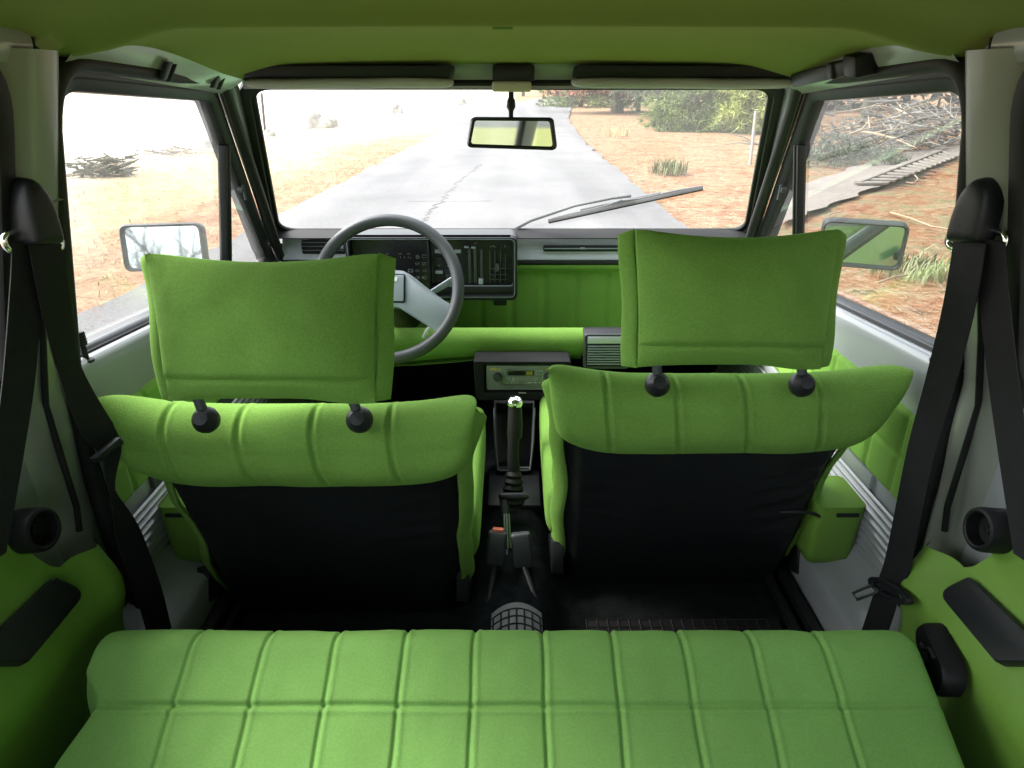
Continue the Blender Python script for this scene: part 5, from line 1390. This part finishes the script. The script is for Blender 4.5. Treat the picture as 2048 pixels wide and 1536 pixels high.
def elplace(rn):
    y = 1 + 26 * rn.random() ** 1.5; x = sm_i(EL, y) + 0.20 - 1.6 * rn.random() ** 1.2
    return Vector((x, y, gz(x, y) + 0.008 + 0.045 * sm(-0.12, 0.10, x - sm_i(EL, y))))
NLIT = mat('fallen_needles', (0.22, 0.10, 0.042), 0.9, var=0.5, vscale=6)
tag(blades('needle_litter', 24000, rplace, NLIT, 0.06, 0.22, None, None, w=0.0045, kind='stuff', seed=3, flat=True))
tag(blades('edge_litter', 6000, elplace, NLIT, 0.05, 0.18, None, None, w=0.0045, kind='stuff', seed=8, flat=True))
tag(blades('straw_litter', 8000, rplace, PALETWIG, 0.05, 0.22, None, None, w=0.004, kind='stuff', seed=5, flat=True))

def tuft(px, py, r, n, h, m, label, seed):
    c = at(px, py, Z=0.02)
    def pl(rn):
        a = rn.uniform(0, 6.283); d = r * rn.random() ** 0.7; return Vector((c.x + d * math.cos(a), c.y + d * math.sin(a), 0.02))
    return blades('grass_tuft', n, pl, m, h * 0.4, h, label, 'grass tuft', w=0.008, lean=1.1, group='grass tufts on the needle-covered verge', seed=seed)
tuft(1336, 346, 0.28, 260, 0.26, GREENBLADE, 'green grass tuft on the needle-covered ground beyond the wiper tip', 21)
tuft(1232, 272, 0.35, 160, 0.24, STRAW, 'low dry tuft near the road edge below the dark tree trunk', 22)
tuft(1832, 545, 0.35, 300, 0.16, GREENBLADE, 'green tuft beside the door mirror that reflects the green car side', 23)

def branch_heap(name, pix, zbase, length, spread, height, n, label, cat, mats, seed, r0=0.010, axis=None, drop=0.0):
    """a heap of cut branches, each a bent tapering stick with side twigs"""
    rn = random.Random(seed); c = at(pix[0], pix[1], Z=zbase)
    root = thing(name, c, label, cat)
    ax = axis or Vector((1, 0.2, 0)); ax.normalize(); ay = Vector((-ax.y, ax.x, 0))
    for mi, (m, share, nm) in enumerate(mats):
        mb = MB()
        for _ in range(int(n * share)):
            o = c + ax * rn.uniform(-0.5, 0.5) * length + ay * rn.uniform(-0.5, 0.5) * spread + Vector((0, 0, height * rn.random() ** 1.6))
            an = rn.gauss(0, 0.55); d = (ax * math.cos(an) + ay * math.sin(an) * 1.2 + Vector((0, 0, rn.uniform(-0.15, 0.45)))).normalized() * rn.choice((-1, 1))
            if d.z < -0.2: d.z *= -0.6
            L_ = min(length, 3.2) * rn.uniform(0.15, 0.45); r_ = r0 * rn.uniform(0.4, 1.2)
            bend = Vector((rn.uniform(-1, 1), rn.uniform(-1, 1), rn.uniform(-0.8, 0.6))) * 0.25 * L_
            pts = [o + d * L_ * t + bend * t * t for t in (0, 0.25, 0.5, 0.75, 1)]
            for p in pts: p.z = max(p.z, 0.03)
            mb.tube(pts, [r_, r_ * 0.9, r_ * 0.75, r_ * 0.55, r_ * 0.25], 5, cap=False)
            for _k in range(rn.randint(2, 5)):
                b = pts[rn.randint(1, 3)]; dd_ = (d + Vector((rn.uniform(-1, 1), rn.uniform(-1, 1), rn.uniform(-0.3, 0.9))) * 0.8).normalized() * L_ * rn.uniform(0.2, 0.5)
                mb.tube([b, b + dd_ * 0.5 + bend * 0.1, b + dd_ + Vector((0, 0, -0.05 * L_))], [r_ * 0.5, r_ * 0.35, r_ * 0.12], 4, cap=False)
        mb.build(nm, m, root, smooth=70)
    return root

def needle_clump(mb, p, d, n, ln, rn, w=0.010):
    for _ in range(n):
        e = (d * rn.uniform(0.2, 1.0) + Vector((rn.gauss(0, 0.6), rn.gauss(0, 0.6), rn.gauss(0, 0.55)))).normalized() * ln * rn.uniform(0.6, 1.2)
        s_ = e.cross(Vector((rn.uniform(-1, 1), rn.uniform(-1, 1), rn.uniform(-1, 1)))).normalized() * w
        mb.add([p - s_, p + s_, p + e], [(0, 1, 2)])

def conifer(name, x, y, h, rad, n, lowest, m, label, seed, trunk_m=BARK, trunk_r=0.12, ln=0.22, group='trees along the right of the road', per=26, w=0.012):
    rn = random.Random(seed); root = thing(name, (x, y, 0), label, 'tree', group)
    MB().tube([(x, y, -0.1), (x + 0.05, y, 0.4), (x + 0.08 * rn.uniform(-1, 1), y, h * 0.5), (x, y, h)], [trunk_r * 1.25, trunk_r, trunk_r * 0.7, 0.02], 12).build('trunk', trunk_m, root, smooth=70)
    mb = MB(); lb = MB()
    for _ in range(n):
        f = rn.random() ** 1.9; z = lowest + (h - lowest) * f
        R_ = rad * (1 - f) ** 0.7 * rn.uniform(0.35, 1.05) + 0.08
        a = rn.uniform(0, 6.283); d = Vector((math.cos(a), math.sin(a), rn.uniform(-0.25, 0.25))).normalized()
        tip = Vector((x, y, z)) + d * R_; tip.z = max(tip.z, 0.05)
        if rn.random() < 0.35: lb.tube([Vector((x, y, z)) + d * 0.05, Vector((x, y, z)).lerp(tip, 0.6) + Vector((0, 0, 0.04)), tip], [0.022, 0.014, 0.006], 5, cap=False)
        needle_clump(mb, tip, d, per, ln, rn, w)
        needle_clump(mb, Vector((x, y, z)).lerp(tip, rn.uniform(0.5, 0.85)), d, per // 2, ln, rn, w)
    if lb.v: lb.build('branches', trunk_m, root, smooth=70)
    mb.build('crown', m, root, recalc=False, smooth=180)
    return root
def ground_at(px, py): q = at(px, py, Z=0.0); return q.x, q.y
gx_, gy_ = ground_at(1395, 262); conifer('pine_tree', gx_, gy_ + 0.6, 4.2, 1.45, 620, 0.12, NEEDLE, 'bushy dark green pine with branches down to the ground, behind the grass tuft', 31, ln=0.26)
gx_, gy_ = ground_at(1500, 266); conifer('pine_tree', gx_, gy_, 3.4, 0.95, 420, 0.22, NEEDLEL, 'light yellow-green pine behind the pale pole', 32, ln=0.30)
gx_, gy_ = ground_at(1318, 236); conifer('pine_tree', gx_, gy_, 7, 2.0, 420, 1.0, DARKNEEDLE, 'tall dark pine with a thick trunk, behind the bushy pine', 33, DARKBARK, 0.26, ln=0.3)
gx_, gy_ = ground_at(1290, 228); conifer('pine_tree', gx_, gy_ + 2, 6, 1.8, 520, 0.5, NEEDLE, 'slim trunked pine standing between the russet oak and the thick trunked pine', 34, DARKBARK, 0.10, ln=0.3)
# broadleaf with russet leaves kept through winter
gx_, gy_ = ground_at(1234, 226)
def broad(name, x, y, h, rad, n, z0, m, label, seed, tr=0.2, ls=0.10, off=(0, 0)):
    rn = random.Random(seed); root = thing(name, (x, y, 0), label, 'tree', 'trees along the right of the road')
    tm_ = MB().tube([(x, y, -0.1), (x - 0.02, y, 1.0), (x + 0.1, y, h * 0.55), (x, y, h * 0.9)], [tr * 1.2, tr, tr * 0.7, 0.04], 12)
    mb = MB()
    for _ in range(n):
        a = rn.uniform(0, 6.283); f = rn.random(); rr_ = rad * rn.random() ** 0.6
        c = Vector((x + off[0] + math.cos(a) * rr_, y + off[1] + math.sin(a) * rr_, z0 + (h - z0) * f))
        if rn.random() < 0.25: tm_.tube([(x, y, max(0.9, c.z * 0.7)), Vector((x, y, c.z)).lerp(c, 0.6), c], [0.05, 0.025, 0.008], 5, cap=False)
        for _k in range(16):
            p = c + Vector((rn.gauss(0, 0.22), rn.gauss(0, 0.22), rn.gauss(0, 0.18)))
            u_ = Vector((rn.uniform(-1, 1), rn.uniform(-1, 1), rn.uniform(-1, 1))).normalized() * ls * rn.uniform(0.6, 1.3); v_ = u_.orthogonal().normalized() * ls * 0.6
            mb.add([p - u_, p + v_, p + u_, p - v_], [(0, 1, 2, 3)])
    tm_.build('trunk', BARK, root, smooth=70); mb.build('crown', m, root, recalc=False, smooth=180); return root
broad('oak_tree', gx_, gy_, 4.5, 2.3, 420, 0.9, RUSSET, 'russet-leaved oak beside the road with its trunk bare near the ground', 41, 0.26, off=(-1.2, 0))
gx_, gy_ = ground_at(1160, 214); conifer('pine_tree', gx_, gy_, 5, 2.6, 560, 0.2, NEEDLE, 'pale green pine at the far road edge, nearest the inside mirror', 35, ln=0.35)
gx_, gy_ = ground_at(1068, 205); broad('oak_tree', gx_ - 0.4, gy_ + 25, 5, 2.0, 120, 1.2, RUSSET, 'small far russet tree just beyond the mirror stem', 42, 0.16)

# woodland mass filling the right-hand background
wd = MB(); wd.keep = True; rn = random.Random(77)
for _ in range(1500):
    t = rn.random(); x = 8 + 42 * t + rn.uniform(-2, 5); y = 40 - 16 * t + rn.uniform(-3, 10)
    z = rn.random() ** 0.8 * 6.5; c = Vector((x, y, z))
    for _k in range(9):
        p = c + Vector((rn.gauss(0, 0.7), rn.gauss(0, 0.7), rn.gauss(0, 0.5))); p.z = max(p.z, 0.05)
        u_ = Vector((rn.uniform(-1, 1), rn.uniform(-1, 1), rn.uniform(-1, 1))).normalized() * rn.uniform(0.25, 0.6); v_ = u_.orthogonal().normalized() * 0.22
        wd.add([p - u_, p + v_, p + u_, p - v_], [(0, 1, 2, 3)])
for _ in range(900):  # unseen high canopy, added to block sky light from the right
    x = 10.5 + 14 * rn.random(); y = -16 + 46 * rn.random(); c = Vector((x, y, 3.2 + 9 * rn.random() ** 0.9))
    for _k in range(8):
        p = c + Vector((rn.gauss(0, 0.9), rn.gauss(0, 0.9), rn.gauss(0, 0.6)))
        u_ = Vector((rn.uniform(-1, 1), rn.uniform(-1, 1), rn.uniform(-1, 1))).normalized() * rn.uniform(0.5, 1.0); v_ = u_.orthogonal().normalized() * 0.45
        wd.add([p - u_, p + v_, p + u_, p - v_], [(0, 1, 2, 3)])
for _ in range(26):
    x = 11.5 + 12 * rn.random(); y = -15 + 44 * rn.random()
    wd.tube([(x, y, -0.1), (x + rn.uniform(-0.3, 0.3), y, 5), (x, y, 11)], [0.22, 0.18, 0.08], 7, cap=False)
tag(wd.build('woods', DARKNEEDLE, recalc=False, smooth=180), kind='stuff')

# brush seen through the side window beyond the footpath
branch_heap('branch_pile', (1800, 298), 0.05, 6.0, 1.0, 0.6, 170, 'long grey heap of cut branches along the far edge of the footpath', 'branch pile', [(TWIG, 0.7, 'dark_branches'), (PALETWIG, 0.22, 'pale_branches')], 51, 0.030, axis=Vector((1, 0.75, 0)))
branch_heap('branch_pile', (1850, 262), 0.05, 9, 4.0, 1.9, 190, 'tall tangle of bare grey brush behind the long heap of branches', 'branch pile', [(TWIG, 0.8, 'dark_branches'), (PALETWIG, 0.2, 'pale_branches')], 52, 0.034, axis=Vector((1, 0.4, 0)))
pg = at(1665, 325, Z=0.03)
rn = random.Random(9); mb = MB()
for _ in range(240):
    a = rn.uniform(0, 6.283); d = rn.random() ** 0.6; p = Vector((pg.x + 1.25 * d * math.cos(a), pg.y + 0.8 * d * math.sin(a), 0.05 + 0.42 * rn.random() * (1 - d * d)))
    needle_clump(mb, p, Vector((rn.uniform(-1, 1), rn.uniform(-0.3, 0.3), 0.3)), 16, 0.17, rn, 0.008)
lo_ = mb.build('pine_bough', mat('dusty_needles', (0.10, 0.125, 0.075), 0.8, var=0.35, vscale=3), recalc=False, smooth=180); tag(lo_, 'pale green heap of cut pine boughs beside the quarter window, next to the footpath', 'pine boughs')
# loose sticks on the needles
def stick(pix, r, m, label, zz=0.04):
    P_ = [at(a, b, Z=zz + 0.02 * (k % 2)) for k, (a, b) in enumerate(pix)]
    return tag(MB().tube(P_, [r * (1 - 0.6 * k / (len(P_) - 1)) for k in range(len(P_))], 6).build('fallen_stick', m, smooth=70), label, 'stick', 'loose sticks on the needles')
stick([(1782, 425), (1820, 436), (1862, 452), (1900, 458)], 0.010, PALETWIG, 'long pale stick lying on the needles above the belt ring')
stick([(1755, 566), (1790, 553), (1850, 546), (1880, 536)], 0.008, PALETWIG, 'pale curved stick under the door mirror with the green reflection')
stick([(1808, 346), (1828, 348), (1836, 358), (1828, 366), (1812, 364)], 0.012, PALETWIG, 'looped pale twig beside the slatted panel')
stick([(1656, 430), (1672, 425), (1690, 423)], 0.009, PALETWIG, 'short pale stick above the door mirror with the green reflection')

# pale pole beside the pines
pb_ = at(1500, 332, Z=0.0); pt_ = at(1512, 222, Y=pb_.y)
tag(MB().tube([pb_, pt_], 0.025, 12).build('marker_pole', POLE, smooth=60), 'thin pale pole standing on the verge in front of the light green pine', 'pole')
# left field
lp0 = at(531, 272, Z=0.0); lp1 = at(523, 186, Y=lp0.y)
tag(MB().tube([lp0, lp1], 0.035, 10).build('field_post', DARKPOST, smooth=60), 'thin dark post standing alone in the pale field', 'post')
def boulder(px, py, w, h, label, seed, group='rocks lying in the bleached field'):
    c = at(px, py, Z=0.0); rn = random.Random(seed)
    bm = bmesh.new(); bmesh.ops.create_icosphere(bm, subdivisions=4, radius=1)
    mb = MB()
    for v in bm.verts:
        p = v.co.copy(); k = 1 + 0.35 * noise.noise(p * 1.3 + Vector((seed, 0, 0))) + 0.14 * noise.noise(p * 3.5 + Vector((0, seed, 0)))
        q = Vector((p.x * w / 2 * k, p.y * w * 0.4 * k, max(p.z, -0.3) * h * k)); mb.v.append(q + c)
    bm.verts.index_update(); mb.f = [tuple(v.index for v in f.verts) for f in bm.faces]; bm.free()
    return tag(mb.build('field_rock', STONE, smooth=50), label, 'rock', group)
boulder(622, 256, 0.95, 0.50, 'tallest pale boulder in the heap beyond the lone dark post', 61)
boulder(645, 256, 0.7, 0.30, 'low flat rock in front of the tallest pale boulder', 62)
boulder(664, 254, 0.45, 0.26, 'small dark rock at the end of the boulder heap', 63)
boulder(795, 229, 0.55, 0.42, 'small far rock alone between the boulder heap and the road', 64)
boulder(918, 211, 1.1, 0.45, 'farthest grey rock near where the road meets the windscreen top', 65)
boulder(430, 296, 0.62, 0.22, 'flat grey rock seen beside the window divider', 66)
boulder(540, 272, 0.3, 0.18, 'small stone at the foot of the lone dark post', 67)
branch_heap('branch_pile', (200, 350), 0.03, 0.72, 0.35, 0.24, 110, 'dark low pile of brushwood with pale twigs in the field left of the car', 'branch pile', [(mat('mossy_bark', (0.085, 0.085, 0.05), 0.9, var=0.4, vscale=4), 0.75, 'dark_branches'), (PALETWIG, 0.2, 'pale_branches')], 53, 0.022, axis=Vector((1, 0.1, 0)))
branch_heap('branch_pile', (372, 308), 0.03, 1.2, 0.4, 0.12, 36, 'thin scatter of twigs beside the flat grey rock', 'branch pile', [(PALETWIG, 0.6, 'pale_branches'), (TWIG, 0.4, 'dark_branches')], 54, 0.012, axis=Vector((1, 0.1, 0)))

# bare trees behind the car (seen in the door mirror)
def bare(x, y, h, label, seed):
    rn = random.Random(seed); root = thing('bare_tree', (x, y, 0), label, 'tree', 'bare trees behind the car'); mb = MB()
    def grow(p, d, L_, r_, lev):
        e = p + d * L_; mid_ = p.lerp(e, 0.5) + Vector((rn.uniform(-1, 1), rn.uniform(-1, 1), 0)) * L_ * 0.06
        mb.tube([p, mid_, e], [r_, r_ * 0.85, r_ * 0.65], 7 if lev < 2 else 4, cap=False)
        if lev >= 5: return
        for _ in range(3 if lev < 4 else 2):
            ax_ = Vector((rn.uniform(-1, 1), rn.uniform(-1, 1), rn.uniform(-0.2, 0.5))).normalized()
            grow(p.lerp(e, rn.uniform(0.6, 1.0)), (d + ax_ * rn.uniform(0.45, 0.85)).normalized(), L_ * rn.uniform(0.62, 0.8), r_ * 0.58, lev + 1)
    grow(Vector((x, y, 0)), Vector((rn.uniform(-0.05, 0.05), 0, 1)), h * 0.28, h * 0.016, 0)
    mb.build('trunk', DARKBARK, root, smooth=70); return root
bare(-5.6, -24, 11, 'nearer bare branching tree reflected in the door mirror on the steering wheel side', 71)
bare(-2.6, -27, 11, 'farther bare tree reflected in the door mirror on the steering wheel side', 72)

# ================================================================== LIGHT, CAMERA
SUN_EL, SUN_AZ = R(48), R(-70)            # high veiled sun over the left field
w = bpy.data.worlds.new('World'); scene.world = w; w.use_nodes = True
N = w.node_tree.nodes; L = w.node_tree.links
sky = N.new('ShaderNodeTexSky'); sky.sky_type = 'NISHITA'; sky.sun_disc = False
sky.sun_elevation = SUN_EL; sky.sun_rotation = SUN_AZ; sky.air_density = 1.0; sky.dust_density = 3.0; sky.ozone_density = 1.0
hs_ = N.new('ShaderNodeHueSaturation'); hs_.inputs['Saturation'].default_value = 0.30
L.new(sky.outputs[0], hs_.inputs['Color']); L.new(hs_.outputs[0], N['Background'].inputs['Color'])
N['Background'].inputs['Strength'].default_value = 0.86
sd = bpy.data.lights.new('sun', 'SUN'); sd.energy = 6.0; sd.angle = R(25); sd.color = (1.0, 0.96, 0.90)
so = bpy.data.objects.new('sun', sd); COL.objects.link(so)
dirv = Vector((math.sin(SUN_AZ) * math.cos(SUN_EL), math.cos(SUN_AZ) * math.cos(SUN_EL), math.sin(SUN_EL)))
so.rotation_euler = dirv.to_track_quat('Z', 'Y').to_euler(); so.location = (-20, 8, 30)
cd = bpy.data.cameras.new('camera'); cd.sensor_width = 36; cd.lens = FPX / 2048 * 36; cd.clip_start = 0.02; cd.clip_end = 2000
co = bpy.data.objects.new('camera', cd); COL.objects.link(co)
co.location = (0, 0, CAM_Z); co.rotation_euler = (math.pi / 2 - PITCH, 0, 0)
scene.camera = co
scene.view_settings.view_transform = 'Standard'; scene.view_settings.look = 'None'; scene.view_settings.exposure = 0
scene.render.engine = 'CYCLES'
scene.cycles.max_bounces = 10; scene.cycles.diffuse_bounces = 6; scene.cycles.transparent_max_bounces = 16
scene.cycles.use_denoising = True
scene.cycles.sample_clamp_indirect = 6
